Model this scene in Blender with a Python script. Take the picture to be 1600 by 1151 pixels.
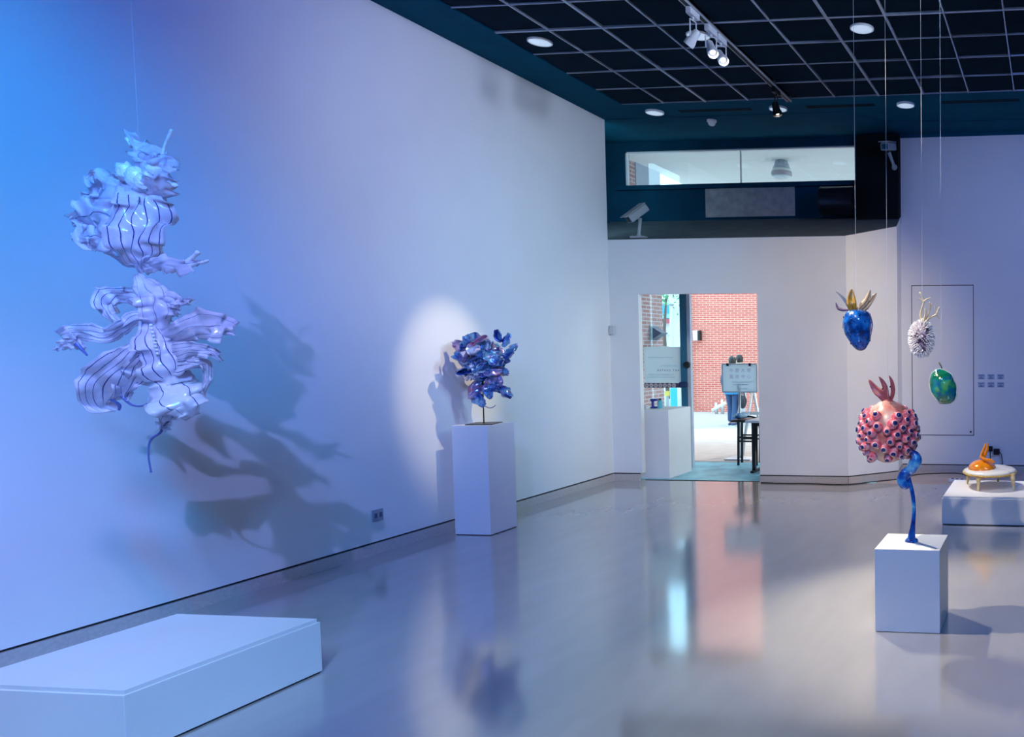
import bpy, bmesh, math, random
from mathutils import Vector, Matrix, noise

# ------------------------------------------------------------------ scene, camera, world, light
for _o in list(bpy.data.objects):
    bpy.data.objects.remove(_o, do_unlink=True)
SC = bpy.context.scene
COL = SC.collection
RND = random.Random(7)

W_PX, H_PX = 1600, 1151
F_PX, CX, CY = 1184.4351, 1523.7013, 601.1268          # focal length and principal point (shift lens)
YAW, PITCH, ROLL, EYE = 0.0964, 0.0502, -0.0023, 1.5
_cy, _sy, _cp, _sp, _cr, _sr = (math.cos(YAW), math.sin(YAW), math.cos(PITCH), math.sin(PITCH), math.cos(ROLL), math.sin(ROLL))
_r0 = Vector((_cy, _sy, 0)); FWD = Vector((-_sy*_cp, _cy*_cp, -_sp)); _u0 = _r0.cross(FWD)
RIGHT = _cr*_r0 + _sr*_u0; UP = _cr*_u0 - _sr*_r0
CAM = Vector((0, 0, EYE))
cd = bpy.data.cameras.new('camera'); cam = bpy.data.objects.new('camera', cd); COL.objects.link(cam)
cd.sensor_fit = 'HORIZONTAL'; cd.sensor_width = 36; cd.lens = 36*F_PX/W_PX
cd.shift_x = (W_PX/2-CX)/W_PX; cd.shift_y = (CY-H_PX/2)/W_PX
cd.clip_start = 0.02; cd.clip_end = 200
_m = Matrix((RIGHT, UP, -FWD)).transposed().to_4x4(); _m.translation = CAM; cam.matrix_world = _m
SC.camera = cam
SC.view_settings.view_transform = 'Standard'
SC.view_settings.look = 'None'
SC.view_settings.gamma = 1
SC.view_settings.use_curve_mapping = False
SC.view_settings.exposure = 0.1

wd = bpy.data.worlds.new('world'); SC.world = wd; wd.use_nodes = True
bg = wd.node_tree.nodes['Background']
bg.inputs[0].default_value = (0.50, 0.84, 1.0, 1); bg.inputs[1].default_value = 3.6
def lamp(name, kind, loc, target, power, color, size=0.05, angle=60, blend=0.6):
    l = bpy.data.lights.new(name, kind); l.energy = power; l.color = color
    if kind == 'SPOT':
        l.spot_size = math.radians(angle); l.spot_blend = blend; l.shadow_soft_size = size
    elif kind == 'SUN':
        l.angle = math.radians(size)
    elif kind == 'POINT':
        l.shadow_soft_size = size
    o = bpy.data.objects.new(name, l); COL.objects.link(o); o.location = loc
    d = Vector(target)-Vector(loc)
    o.rotation_euler = d.to_track_quat('-Z', 'Y').to_euler()
    return o
lamp('sun', 'SUN', (0, 0, 30), (-12, -24, -1), 2.4, (1.0, 0.86, 0.78), 0.6)
# unseen spots without fixtures, some read from shadows and colour pools, the rest added fill:
# place, aim, watts of red / green / blue, lens size, cone, edge softness
RIG = [
    ((-0.65, -1.0, 3.85), (-4.5, 4.5, 0.2), (200, 255, 740), 0.03, 38, 0.9),
    ((-2.3, 1.0, 3.9), (-4.89, 2.5, 2.1), (0, 195, 610), 0.12, 60, 1.0),
    ((-2.2, 1.2, 3.9), (-4.8, 2.3, -0.4), (190, 160, 320), 0.10, 52, 1.0),
    ((-1.2, 2.6, 3.9), (-4.89, 4.5, 3.0), (8, 30, 245), 0.12, 56, 1.0),  # indigo wash, added to fill the upper wall
    ((2.8, 3.5, 3.85), (-4.89, 6.6, 2.9), (660, 810, 1150), 0.30, 38, 1.0),  # soft flood, added to fill the long wall
    ((0.6, 4.2, 3.9), (-4.89, 7.2, 1.6), (96, 235, 325), 0.15, 42, 1.0),  # added, stands in for daylight through the entrance opening
    ((1.2, 4.6, 3.9), (-2.6, 8.1, 1.3), (560, 425, 150), 0.15, 44, 1.0),
    ((1.3, 4.8, 3.9), (-0.6, 9.0, 1.6), (75, 112, 320), 0.15, 85, 1.0),
    ((2.6, 4.6, 3.9), (-1.7, 7.6, 1.2), (116, 145, 196), 0.15, 40, 1.0),  # gentle lamp added for the angled wall and short pedestal
    ((0.6, -1.0, 3.9), (-1.9, 3.4, 0.0), (62, 215, 640), 0.20, 74, 1.0),  # blue fill added behind the camera for the ambient tone
    ((-2.55, 3.8, 3.85), (-0.35, 4.1, 0.2), (560, 490, 370), 0.025, 40, 0.6),
    ((-2.2, 6.7, 3.85), (-0.5, 6.8, 0.3), (400, 380, 360), 0.025, 22, 0.6),
    ((-1.4, 0.2, 3.9), (-3.72, 2.75, 0.25), (10, 190, 150), 0.05, 24, 0.8),  # cyan spot, added to tint the low plinth top
    ((-0.8, 3.6, 3.9), (-4.89, 5.6, 2.9), (75, 80, 75), 0.20, 56, 1.0),  # added fill for the middle of the long wall
    ((-1.3, 0.8, 3.9), (-0.82, 4.1, 1.30), (330, 290, 225), 0.03, 19, 0.7),
    ((-0.9, 3.0, 3.9), (-0.52, 6.75, 0.45), (170, 150, 115), 0.03, 12, 0.7),  # front spot, added to brighten the egg table
]
for _p, _t, _c, _s, _a, _b in RIG:
    _e = max(max(_c), 1e-3)
    lamp('track_or_fill_spot', 'SPOT', _p, _t, _e, tuple(q/_e for q in _c), _s, _a, _b)

# ------------------------------------------------------------------ helpers
def at(px, py, Y):
    """the point at depth Y in the room seen along a line of sight"""
    d = FWD + RIGHT*((px-CX)/F_PX) - UP*((py-CY)/F_PX)
    return CAM + d*(Y/d.y)

_mats = {}
def mat(name, col, rough=0.5, metal=0.0, spec=0.5, var=0.06, scale=8.0, bump=0.0, bscale=60.0, coat=0.0, trans=0.0, emit=None, estr=0.0, sub=0.0, alpha=1.0):
    if name in _mats: return _mats[name]
    m = bpy.data.materials.new(name); m.use_nodes = True; nt = m.node_tree; b = nt.nodes['Principled BSDF']
    tc = nt.nodes.new('ShaderNodeTexCoord'); n = nt.nodes.new('ShaderNodeTexNoise'); n.inputs['Scale'].default_value = scale; n.inputs['Detail'].default_value = 4
    nt.links.new(tc.outputs['Object'], n.inputs['Vector'])
    rp = nt.nodes.new('ShaderNodeValToRGB')
    lo = [max(0, c*(1-var)) for c in col]; hi = [min(1, c*(1+var)) for c in col]
    rp.color_ramp.elements[0].position = 0.3; rp.color_ramp.elements[1].position = 0.7
    rp.color_ramp.elements[0].color = (*lo, 1); rp.color_ramp.elements[1].color = (*hi, 1)
    nt.links.new(n.outputs['Fac'], rp.inputs['Fac']); nt.links.new(rp.outputs['Color'], b.inputs['Base Color'])
    b.inputs['Roughness'].default_value = rough; b.inputs['Metallic'].default_value = metal
    b.inputs['Specular IOR Level'].default_value = spec; b.inputs['Coat Weight'].default_value = coat
    b.inputs['Transmission Weight'].default_value = trans; b.inputs['Alpha'].default_value = alpha
    b.inputs['Subsurface Weight'].default_value = sub
    if emit: b.inputs['Emission Color'].default_value = (*emit, 1); b.inputs['Emission Strength'].default_value = estr
    if bump:
        n2 = nt.nodes.new('ShaderNodeTexNoise'); n2.inputs['Scale'].default_value = bscale; n2.inputs['Detail'].default_value = 3
        nt.links.new(tc.outputs['Object'], n2.inputs['Vector'])
        bp = nt.nodes.new('ShaderNodeBump'); bp.inputs['Strength'].default_value = bump; bp.inputs['Distance'].default_value = 0.01
        nt.links.new(n2.outputs['Fac'], bp.inputs['Height']); nt.links.new(bp.outputs['Normal'], b.inputs['Normal'])
    _mats[name] = m; return m

def ramp_mat(name, stops, scale, rough=0.3, spec=0.5, coat=0.0, bump=0.0, bscale=40, metal=0.0, detail=4, distort=0.0, sub=0.0):
    m = bpy.data.materials.new(name); m.use_nodes = True; nt = m.node_tree; b = nt.nodes['Principled BSDF']
    tc = nt.nodes.new('ShaderNodeTexCoord'); n = nt.nodes.new('ShaderNodeTexNoise')
    n.inputs['Scale'].default_value = scale; n.inputs['Detail'].default_value = detail; n.inputs['Distortion'].default_value = distort
    nt.links.new(tc.outputs['Object'], n.inputs['Vector'])
    rp = nt.nodes.new('ShaderNodeValToRGB'); e = rp.color_ramp.elements
    while len(e) < len(stops): e.new(0.5)
    for k, (p, c) in enumerate(stops): e[k].position = p; e[k].color = (*c, 1)
    nt.links.new(n.outputs['Fac'], rp.inputs['Fac']); nt.links.new(rp.outputs['Color'], b.inputs['Base Color'])
    b.inputs['Roughness'].default_value = rough; b.inputs['Specular IOR Level'].default_value = spec; b.inputs['Coat Weight'].default_value = coat
    b.inputs['Metallic'].default_value = metal; b.inputs['Subsurface Weight'].default_value = sub
    if bump:
        n2 = nt.nodes.new('ShaderNodeTexNoise'); n2.inputs['Scale'].default_value = bscale
        nt.links.new(tc.outputs['Object'], n2.inputs['Vector'])
        bp = nt.nodes.new('ShaderNodeBump'); bp.inputs['Strength'].default_value = bump; bp.inputs['Distance'].default_value = 0.01
        nt.links.new(n2.outputs['Fac'], bp.inputs['Height']); nt.links.new(bp.outputs['Normal'], b.inputs['Normal'])
    return m

def tag(o, label=None, cat=None, group=None, kind=None):
    if label: o['label'] = label
    if cat: o['category'] = cat
    if group: o['group'] = group
    if kind: o['kind'] = kind
    return o

def thing(name, loc, label, cat, group=None):
    o = bpy.data.objects.new(name, None); COL.objects.link(o); o.location = loc; o.empty_display_size = 0.1
    return tag(o, label, cat, group)

def origin(o):
    v = Vector((0, 0, 0))
    while o: v += Vector(o.location); o = o.parent
    return v

class MB:
    """collects shapes in world coordinates; build() links them as one mesh"""
    def __init__(s): s.v = []; s.f = []; s.uv = None
    def add(s, vs, fs):
        k = len(s.v); s.v += [Vector(v) for v in vs]; s.f += [tuple(i+k for i in f) for f in fs]; return s
    def box(s, x0, x1, y0, y1, z0, z1, rot=0.0, c=None):
        vs = [Vector((x, y, z)) for z in (z0, z1) for y in (y0, y1) for x in (x0, x1)]
        if rot:
            cc = Vector(c) if c else Vector(((x0+x1)/2, (y0+y1)/2, (z0+z1)/2)); R = Matrix.Rotation(rot, 3, 'Z')
            vs = [cc+R@(v-cc) for v in vs]
        return s.add(vs, [(0, 2, 3, 1), (4, 5, 7, 6), (0, 1, 5, 4), (2, 6, 7, 3), (0, 4, 6, 2), (1, 3, 7, 5)])
    def obox(s, c, ax, ay, az):
        """box from a centre and three half-axis vectors"""
        c, ax, ay, az = Vector(c), Vector(ax), Vector(ay), Vector(az)
        vs = [c+i*ax+j*ay+k*az for k in (-1, 1) for j in (-1, 1) for i in (-1, 1)]
        return s.add(vs, [(0, 2, 3, 1), (4, 5, 7, 6), (0, 1, 5, 4), (2, 6, 7, 3), (0, 4, 6, 2), (1, 3, 7, 5)])
    def prism(s, poly, z0, z1):
        """upright prism; z1 may be a function of (x, y)"""
        n = len(poly); top = [Vector((x, y, z1(x, y) if callable(z1) else z1)) for x, y in poly]
        return s.add([Vector((x, y, z0)) for x, y in poly]+top,
                     [tuple(range(n-1, -1, -1)), tuple(range(n, 2*n))]+[(i, (i+1) % n, n+(i+1) % n, n+i) for i in range(n)])
    def tube(s, pts, rad, n=8, cap=True):
        pts = [Vector(p) for p in pts]; N = len(pts)
        if not hasattr(rad, '__len__'): rad = [rad]*N
        vs = []; prev = None
        for i, p in enumerate(pts):
            t = (pts[min(i+1, N-1)]-pts[max(i-1, 0)]).normalized()
            a = prev if prev else (Vector((0, 0, 1)) if abs(t.z) < 0.9 else Vector((1, 0, 0)))
            x = (a-t*a.dot(t)); x = x.normalized() if x.length > 1e-6 else t.orthogonal().normalized(); prev = x; y = t.cross(x)
            for k in range(n):
                q = 2*math.pi*k/n; vs.append(p+(x*math.cos(q)+y*math.sin(q))*rad[i])
        fs = [(i*n+k, i*n+(k+1) % n, (i+1)*n+(k+1) % n, (i+1)*n+k) for i in range(N-1) for k in range(n)]
        if cap: fs += [tuple(range(n-1, -1, -1)), tuple((N-1)*n+k for k in range(n))]
        return s.add(vs, fs)
    def lathe(s, prof, c, n=24, ax=(0, 0, 1), sx=1.0, sy=1.0):
        """prof: (radius, height) along the axis ax from the point c"""
        ax = Vector(ax).normalized(); q = Vector((0, 0, 1)).rotation_difference(ax); c = Vector(c); vs = []; N = len(prof)
        for r, h in prof:
            for k in range(n):
                a = 2*math.pi*k/n; vs.append(c+q@Vector((max(r, 1e-5)*math.cos(a)*sx, max(r, 1e-5)*math.sin(a)*sy, h)))
        fs = [(i*n+k, i*n+(k+1) % n, (i+1)*n+(k+1) % n, (i+1)*n+k) for i in range(N-1) for k in range(n)]
        fs += [tuple(range(n-1, -1, -1)), tuple((N-1)*n+k for k in range(n))]
        return s.add(vs, fs)
    def sphere(s, c, r, n=16, m=10, fn=None):
        r = Vector(r) if hasattr(r, '__len__') else Vector((r, r, r)); c = Vector(c); vs = []
        for i in range(m+1):
            th = math.pi*i/m
            for k in range(n):
                a = 2*math.pi*k/n; d = Vector((math.sin(th)*math.cos(a), math.sin(th)*math.sin(a), math.cos(th)))
                g = fn(d) if fn else 1.0
                vs.append(c+Vector((d.x*r.x, d.y*r.y, d.z*r.z))*g)
        fs = [(i*n+k, (i+1)*n+k, (i+1)*n+(k+1) % n, i*n+(k+1) % n) for i in range(m) for k in range(n)]
        return s.add(vs, fs)
    def build(s, name, m, parent=None, smooth=False, bevel=0.0, solid=0.0, auto=False):
        o0 = origin(parent) if parent else Vector((0, 0, 0))
        me = bpy.data.meshes.new(name); me.from_pydata([v-o0 for v in s.v], [], s.f)
        if s.uv:
            ul = me.uv_layers.new(name='uv')
            for l in me.loops: ul.data[l.index].uv = s.uv[l.vertex_index]
        bm = bmesh.new(); bm.from_mesh(me)
        if not s.uv: bmesh.ops.remove_doubles(bm, verts=bm.verts, dist=1e-5)
        bmesh.ops.recalc_face_normals(bm, faces=bm.faces); bm.to_mesh(me); bm.free()
        if smooth:
            for p in me.polygons: p.use_smooth = True
        me.materials.append(m)
        o = bpy.data.objects.new(name, me); COL.objects.link(o)
        if parent: o.parent = parent
        if bevel:
            b = o.modifiers.new('bevel', 'BEVEL'); b.width = bevel; b.segments = 2; b.limit_method = 'ANGLE'
        if solid:
            b = o.modifiers.new('solid', 'SOLIDIFY'); b.thickness = solid; b.offset = 0
        if auto:
            me.set_sharp_from_angle(angle=math.radians(40))
        return o

def box(name, b, m, parent=None, bevel=0.0): return MB().box(*b).build(name, m, parent, bevel=bevel)
def struct(o, label=None): return tag(o, label, kind='structure')
def catmull(P, n):
    """resample a list of equal-length tuples with a Catmull-Rom spline"""
    P = [tuple(p) for p in P]; Q = [P[0]]+P+[P[-1]]; out = []; S = len(P)-1
    for i in range(n+1):
        t = i/n*S; k = min(int(t), S-1); u = t-k; a, b, c, d = Q[k], Q[k+1], Q[k+2], Q[k+3]
        out.append(tuple(0.5*((2*b[j])+(-a[j]+c[j])*u+(2*a[j]-5*b[j]+4*c[j]-d[j])*u*u+(-a[j]+3*b[j]-3*c[j]+d[j])*u**3) for j in range(len(b))))
    return out
def text_obj(name, body, size, m, origin_pt, xdir, ydir, parent=None, thick=0.0006):
    c = bpy.data.curves.new('tmp', 'FONT'); c.body = body; c.size = size; c.align_x = 'CENTER'; c.align_y = 'CENTER'; c.resolution_u = 2
    t = bpy.data.objects.new('tmp', c); COL.objects.link(t)
    me = bpy.data.meshes.new_from_object(t.evaluated_get(bpy.context.evaluated_depsgraph_get()))
    bpy.data.objects.remove(t); X, Yd = Vector(xdir).normalized(), Vector(ydir).normalized(); o0 = origin(parent) if parent else Vector()
    for v in me.vertices: v.co = Vector(origin_pt)+X*v.co.x+Yd*v.co.y-o0
    me.name = name; me.materials.clear(); me.materials.append(m)
    o = bpy.data.objects.new(name, me); COL.objects.link(o); o.parent = parent
    return o

# ------------------------------------------------------------------ materials
def wall_paint(name, col):
    return mat(name, col, rough=0.62, spec=0.25, var=0.015, scale=3, bump=0.05, bscale=220)
M_WALL = wall_paint('white_wall_paint', (0.80, 0.80, 0.81))
M_PLINTH = mat('plinth_paint', (0.80, 0.80, 0.82), rough=0.5, spec=0.3, var=0.015, scale=4, bump=0.03, bscale=300)
M_NAVY = mat('dark_blue_paint', (0.001, 0.075, 0.135), rough=0.85, spec=0.08, var=0.12, scale=5)
M_NAVYWALL = mat('dark_blue_wall_paint', (0.003, 0.045, 0.090), rough=0.85, spec=0.08, var=0.15, scale=4)
M_BLACK = mat('matt_black_paint', (0.006, 0.007, 0.009), rough=0.75, spec=0.15)
M_PANEL = mat('ceiling_panel_paint', (0.001, 0.012, 0.026), rough=0.85, spec=0.08, var=0.25, scale=3)
M_BAR = mat('ceiling_bar_metal', (0.42, 0.50, 0.62), rough=0.35, metal=0.3, var=0.1)
M_LEDGE = mat('ledge_paint', (0.10, 0.13, 0.15), rough=0.7, var=0.15, scale=7)
M_LIGHTPATCH = mat('light_patch_grey', (0.36, 0.35, 0.38), rough=0.7, var=0.2, scale=12)
M_DARK = mat('dark_joint', (0.01, 0.012, 0.016), rough=0.7)
M_FIX = mat('white_fixture', (0.74, 0.76, 0.80), rough=0.4, var=0.02)
M_DISC = mat('ceiling_disc_white', (0.86, 0.88, 0.90), rough=0.5, var=0.02)
M_BLKMET = mat('black_metal', (0.012, 0.014, 0.018), rough=0.35, metal=0.3)
M_CHROME = mat('brushed_steel', (0.60, 0.62, 0.66), rough=0.3, metal=0.9)
M_WIRE = mat('nylon_wire', (0.75, 0.78, 0.85), rough=0.15, spec=0.8)
M_CAMGREY = mat('camera_housing_grey', (0.36, 0.40, 0.42), rough=0.45, var=0.05)
M_SKIRT = mat('baseboard_terrazzo', (0.50, 0.46, 0.45), rough=0.25, var=0.08, scale=60)

def floor_mat():
    m = bpy.data.materials.new('polished_floor'); m.use_nodes = True; nt = m.node_tree; b = nt.nodes['Principled BSDF']; L = nt.links.new
    tc = nt.nodes.new('ShaderNodeTexCoord')
    mp = nt.nodes.new('ShaderNodeMapping'); mp.inputs['Scale'].default_value = (2.4, 0.8, 1); mp.inputs['Rotation'].default_value = (0, 0, 0.35)
    L(tc.outputs['Object'], mp.inputs['Vector'])
    n = nt.nodes.new('ShaderNodeTexNoise'); n.inputs['Scale'].default_value = 3; n.inputs['Detail'].default_value = 6; L(mp.outputs[0], n.inputs['Vector'])
    rp = nt.nodes.new('ShaderNodeValToRGB'); e = rp.color_ramp.elements; e[0].position = 0.3; e[1].position = 0.72
    e[0].color = (0.41, 0.39, 0.38, 1); e[1].color = (0.445, 0.425, 0.415, 1)
    L(n.outputs['Fac'], rp.inputs['Fac']); L(rp.outputs['Color'], b.inputs['Base Color'])
    n3 = nt.nodes.new('ShaderNodeTexNoise'); n3.inputs['Scale'].default_value = 2.2; n3.inputs['Detail'].default_value = 5; L(tc.outputs['Object'], n3.inputs['Vector'])
    mr = nt.nodes.new('ShaderNodeMapRange'); mr.inputs['To Min'].default_value = 0.14; mr.inputs['To Max'].default_value = 0.22
    L(n3.outputs['Fac'], mr.inputs['Value']); L(mr.outputs[0], b.inputs['Roughness'])
    n2 = nt.nodes.new('ShaderNodeTexNoise'); n2.inputs['Scale'].default_value = 5; n2.inputs['Detail'].default_value = 2; L(tc.outputs['Object'], n2.inputs['Vector'])
    bp = nt.nodes.new('ShaderNodeBump'); bp.inputs['Strength'].default_value = 0.012; bp.inputs['Distance'].default_value = 0.02
    L(n2.outputs['Fac'], bp.inputs['Height']); L(bp.outputs['Normal'], b.inputs['Normal'])
    b.inputs['Specular IOR Level'].default_value = 0.5
    gb = nt.nodes.new('ShaderNodeBsdfGlossy'); gb.inputs['Roughness'].default_value = 0.10; gb.inputs['Color'].default_value = (0.95, 0.95, 0.97, 1); L(bp.outputs['Normal'], gb.inputs['Normal'])
    mx = nt.nodes.new('ShaderNodeMixShader'); mx.inputs[0].default_value = 0.34; L(b.outputs[0], mx.inputs[1]); L(gb.outputs[0], mx.inputs[2]); L(mx.outputs[0], nt.nodes['Material Output'].inputs[0])
    return m
def brick_mat(name, axis, c1, c2, mortar, bw=0.215, rh=0.062):
    m = bpy.data.materials.new(name); m.use_nodes = True; nt = m.node_tree; b = nt.nodes['Principled BSDF']; L = nt.links.new
    tc = nt.nodes.new('ShaderNodeTexCoord'); sp = nt.nodes.new('ShaderNodeSeparateXYZ'); cb = nt.nodes.new('ShaderNodeCombineXYZ')
    L(tc.outputs['Object'], sp.inputs[0]); L(sp.outputs[axis], cb.inputs[0]); L(sp.outputs['Y' if axis == 'FLOOR' else 'Z'], cb.inputs[1])
    br = nt.nodes.new('ShaderNodeTexBrick'); br.inputs['Scale'].default_value = 1
    br.inputs['Brick Width'].default_value = bw; br.inputs['Row Height'].default_value = rh; br.inputs['Mortar Size'].default_value = 0.009
    br.inputs['Color1'].default_value = (*c1, 1); br.inputs['Color2'].default_value = (*c2, 1); br.inputs['Mortar'].default_value = (*mortar, 1)
    L(cb.outputs[0], br.inputs['Vector']); L(br.outputs['Color'], b.inputs['Base Color'])
    bp = nt.nodes.new('ShaderNodeBump'); bp.inputs['Strength'].default_value = 0.4; bp.inputs['Distance'].default_value = 0.01; bp.invert = True
    L(br.outputs['Fac'], bp.inputs['Height']); L(bp.outputs['Normal'], b.inputs['Normal']); b.inputs['Roughness'].default_value = 0.85
    return m
M_BRICK = brick_mat('red_brick', 'X', (0.56, 0.105, 0.08), (0.62, 0.15, 0.11), (0.70, 0.41, 0.35))
M_BRICK2 = brick_mat('brown_brick', 'Y', (0.40, 0.20, 0.18), (0.46, 0.27, 0.26), (0.55, 0.50, 0.52))
M_GROUND = mat('pale_paving', (0.50, 0.42, 0.39), rough=0.8, var=0.08, scale=5, bump=0.2, bscale=30)
M_SOFFIT = mat('canopy_white', (0.80, 0.82, 0.82), rough=0.8, var=0.02)

def glass_mat(name, tint=(0.9, 0.97, 1.0), f=0.08):
    m = bpy.data.materials.new(name); m.use_nodes = True; nt = m.node_tree; nt.nodes.remove(nt.nodes['Principled BSDF'])
    t = nt.nodes.new('ShaderNodeBsdfTransparent'); g = nt.nodes.new('ShaderNodeBsdfGlossy'); x = nt.nodes.new('ShaderNodeMixShader')
    nz = nt.nodes.new('ShaderNodeTexNoise'); nz.inputs['Scale'].default_value = 3
    mr = nt.nodes.new('ShaderNodeMapRange'); mr.inputs['To Min'].default_value = f*0.7; mr.inputs['To Max'].default_value = f*1.3
    nt.links.new(nz.outputs['Fac'], mr.inputs['Value'])
    t.inputs[0].default_value = (*tint, 1); g.inputs['Roughness'].default_value = 0.02; nt.links.new(mr.outputs[0], x.inputs[0])
    nt.links.new(t.outputs[0], x.inputs[1]); nt.links.new(g.outputs[0], x.inputs[2]); nt.links.new(x.outputs[0], nt.nodes['Material Output'].inputs[0])
    return m
M_GLASS = glass_mat('window_glass')

# ------------------------------------------------------------------ the room
XL, YF, YB, ZC = -4.89, 8.08, 9.0, 4.013          # left wall, entrance wall, back wall, ceiling
ZB = 0.083                                        # top of the baseboard
DL, DR, DH = -4.55, -3.1814, 2.094                # entrance opening
ROOF = lambda x, y: 2.698+0.383*(y-YF)            # sloping top of the entrance lobby
struct(MB().box(-5.6, 5.0, -4.0, YF+0.07, -0.1, 0).build('floor', floor_mat()))
struct(MB().box(XL-0.12, XL, -4.0, YF, ZB+0.006, ZC).build('wall_left', M_WALL))
struct(MB().box(4.6, 4.72, -4.0, 9.1, 0, ZC).build('wall_right', M_NAVYWALL))
struct(MB().box(-5.0, 4.72, -4.12, -4.0, 0, ZC).build('wall_rear', M_NAVYWALL))
# entrance lobby: front with the opening, angled face and return
w = MB()
w.prism([(XL-0.5, YF), (DL, YF), (DL, YF+0.07), (XL-0.5, YF+0.07)], ZB+0.006, ROOF)
w.prism([(DL, YF), (DR, YF), (DR, YF+0.07), (DL, YF+0.07)], DH, ROOF)
AX, AY, BX = -1.7047, 8.4924, -1.7565
w.prism([(DR, YF), (-2.1809, YF), (-2.21, YF+0.07), (DR, YF+0.07)], ZB+0.006, ROOF)
w.prism([(-2.1809, YF), (AX, AY), (AX-0.07, AY+0.03), (-2.21, YF+0.07)], ZB+0.006, ROOF)
w.prism([(AX, AY), (BX, YB), (BX-0.07, YB), (AX-0.07, AY+0.03)], ZB+0.006, ROOF)
struct(w.build('wall_entrance', M_WALL))
w = MB()   # dark sloping top of the lobby
w.add([Vector((x, y, ROOF(x, y)+dz)) for dz in (-0.06, 0.003) for x, y in ((-5.4, YF+0.002), (-2.19, YF+0.002), (AX-0.004, AY), (BX-0.004, YB), (-5.4, YB))],
      [(0, 1, 2, 3, 4), (9, 8, 7, 6, 5)]+[(i, (i+1) % 5, 5+(i+1) % 5, 5+i) for i in range(5)])
struct(w.build('trim_1', M_LEDGE))
# recess above and behind the lobby: dark wall with the long window
WX0, WX1, WZ0, WZ1 = -5.208, -2.300, 3.484, 3.908
w = MB().box(-5.6, WX0, YB, YB+0.12, 2.35, 4.4).box(WX1, BX, YB, YB+0.12, 2.35, 4.4).box(WX0, WX1, YB, YB+0.12, 2.35, WZ0).box(WX0, WX1, YB, YB+0.12, WZ1, 4.4)
struct(w.build('wall_recess', M_NAVYWALL))
struct(MB().box(-5.6, -5.45, YF, YB+0.12, 0, 4.2).build('wall_lobby', M_NAVYWALL))
struct(MB().box(-2.26, BX+0.001, 8.86, YB, ROOF(0, 8.9)-0.05, 3.985).build('trim_2', M_BLACK))
struct(MB().box(-4.17, -3.05, YB-0.012, YB, 3.085, 3.43).build('painted_light_patch', M_LIGHTPATCH))  # patch of projected light, put in as a paler grey slab
struct(MB().box(-5.3, -2.26, YB-0.05, YB, 3.43, WZ0).build('trim_4', M_NAVYWALL))
w1 = struct(MB().box(WX0, WX1, YB+0.05, YB+0.056, WZ0, WZ1).build('window_1', M_GLASS))
f = MB()
for b in ((WX0, WX0+0.02, WZ0, WZ1), (WX1-0.02, WX1, WZ0, WZ1), (WX0, WX1, WZ0, WZ0+0.015), (WX0, WX1, WZ1-0.015, WZ1)): f.box(b[0], b[1], YB+0.03, YB+0.08, b[2], b[3])
f.build('window_frame', M_FIX, w1)
box('mullion', (-3.745, -3.737, YB+0.04, YB+0.07, WZ0, WZ1), M_CAMGREY, w1)
# back wall on the right, white below a dark strip
w = MB().box(BX-0.02, 4.72, YB, YB+0.12, ZB+0.006, 3.972)
bw = struct(w.build('wall_back', M_WALL))
struct(MB().box(BX-0.02, 4.72, YB, YB+0.12, 3.972, 4.4).build('trim_5', M_NAVY))
# baseboards with the dark shadow groove above them
def skirting(name, pts, depth=0.012):
    mb, gr = MB(), MB()
    for (x0, y0), (x1, y1) in zip(pts, pts[1:]):
        d = Vector((x1-x0, y1-y0)).normalized(); n = Vector((d.y, -d.x))
        q = lambda e, o: [(x0-n.x*o, y0-n.y*o), (x1-n.x*o, y1-n.y*o), (x1+n.x*e, y1+n.y*e), (x0+n.x*e, y0+n.y*e)]
        mb.prism(q(depth, 0.02), 0, ZB-0.006); gr.prism(q(-0.004, 0.02), ZB-0.007, ZB+0.008)
    o = struct(mb.build(name, M_SKIRT)); gr.build('shadow_gap', M_DARK, o); return o
skirting('baseboard_left', [(XL, -4.0), (XL, YF)])
skirting('baseboard_entrance', [(XL, YF), (DL-0.03, YF)])
skirting('baseboard_corner', [(DR, YF), (-2.1809, YF), (AX, AY), (BX, YB)])
skirting('baseboard_back', [(BX, YB), (4.6, YB)])
# ceiling: dark bands round a grid of panels
G = 0.452; GX0, GY1 = -4.412, 7.612
c = MB().box(-5.6, 4.72, -4.12, 9.12, 4.14, 4.3)
c.box(XL-0.5, GX0, -4.0, YF-0.02, ZC, 4.15); c.box(GX0, 4.6, GY1, YF-0.02, ZC, 4.15)
c.prism([(-5.6, YF-0.005), (-2.2, YF-0.005), (-1.84, 8.45), (-0.9, 8.55), (4.6, 8.56), (4.6, YB), (-5.6, YB)], ZC, 4.15)
c.prism([(-2.22, YF-0.02), (4.6, YF-0.02), (4.6, 8.545), (-0.9, 8.535), (-1.83, 8.435)], ZC, 4.15)
ceil = struct(c.build('ceiling', M_NAVY))
NXC, NYC = 20, 10
pan = None
for i in range(NXC):
    for j in range(NYC):
        x0, y1 = GX0+i*G, GY1-j*G
        if x0 > 2.4: continue
        if pan is None:
            pm = MB().box(0.012, G-0.012, 0.012, G-0.012, -0.012, 0.012).build('panel', M_PANEL, ceil, bevel=0.003); pan = pm; o = pm
        else:
            o = pan.copy(); COL.objects.link(o); o.parent = ceil
        o.location = (x0, y1-G, 4.036+RND.uniform(-0.004, 0.004)); o.rotation_euler = (RND.uniform(-.012, .012), RND.uniform(-.012, .012), 0)
for i in range(1, 16):
    x = GX0+i*G; wdt = (0.005, 0.005, 0.011, 0.008)[i % 4]
    if i == 4: continue
    box('bar', (x-wdt, x+wdt, GY1-NYC*G, GY1, ZC+0.000, ZC+0.05), M_BAR, ceil)
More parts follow.
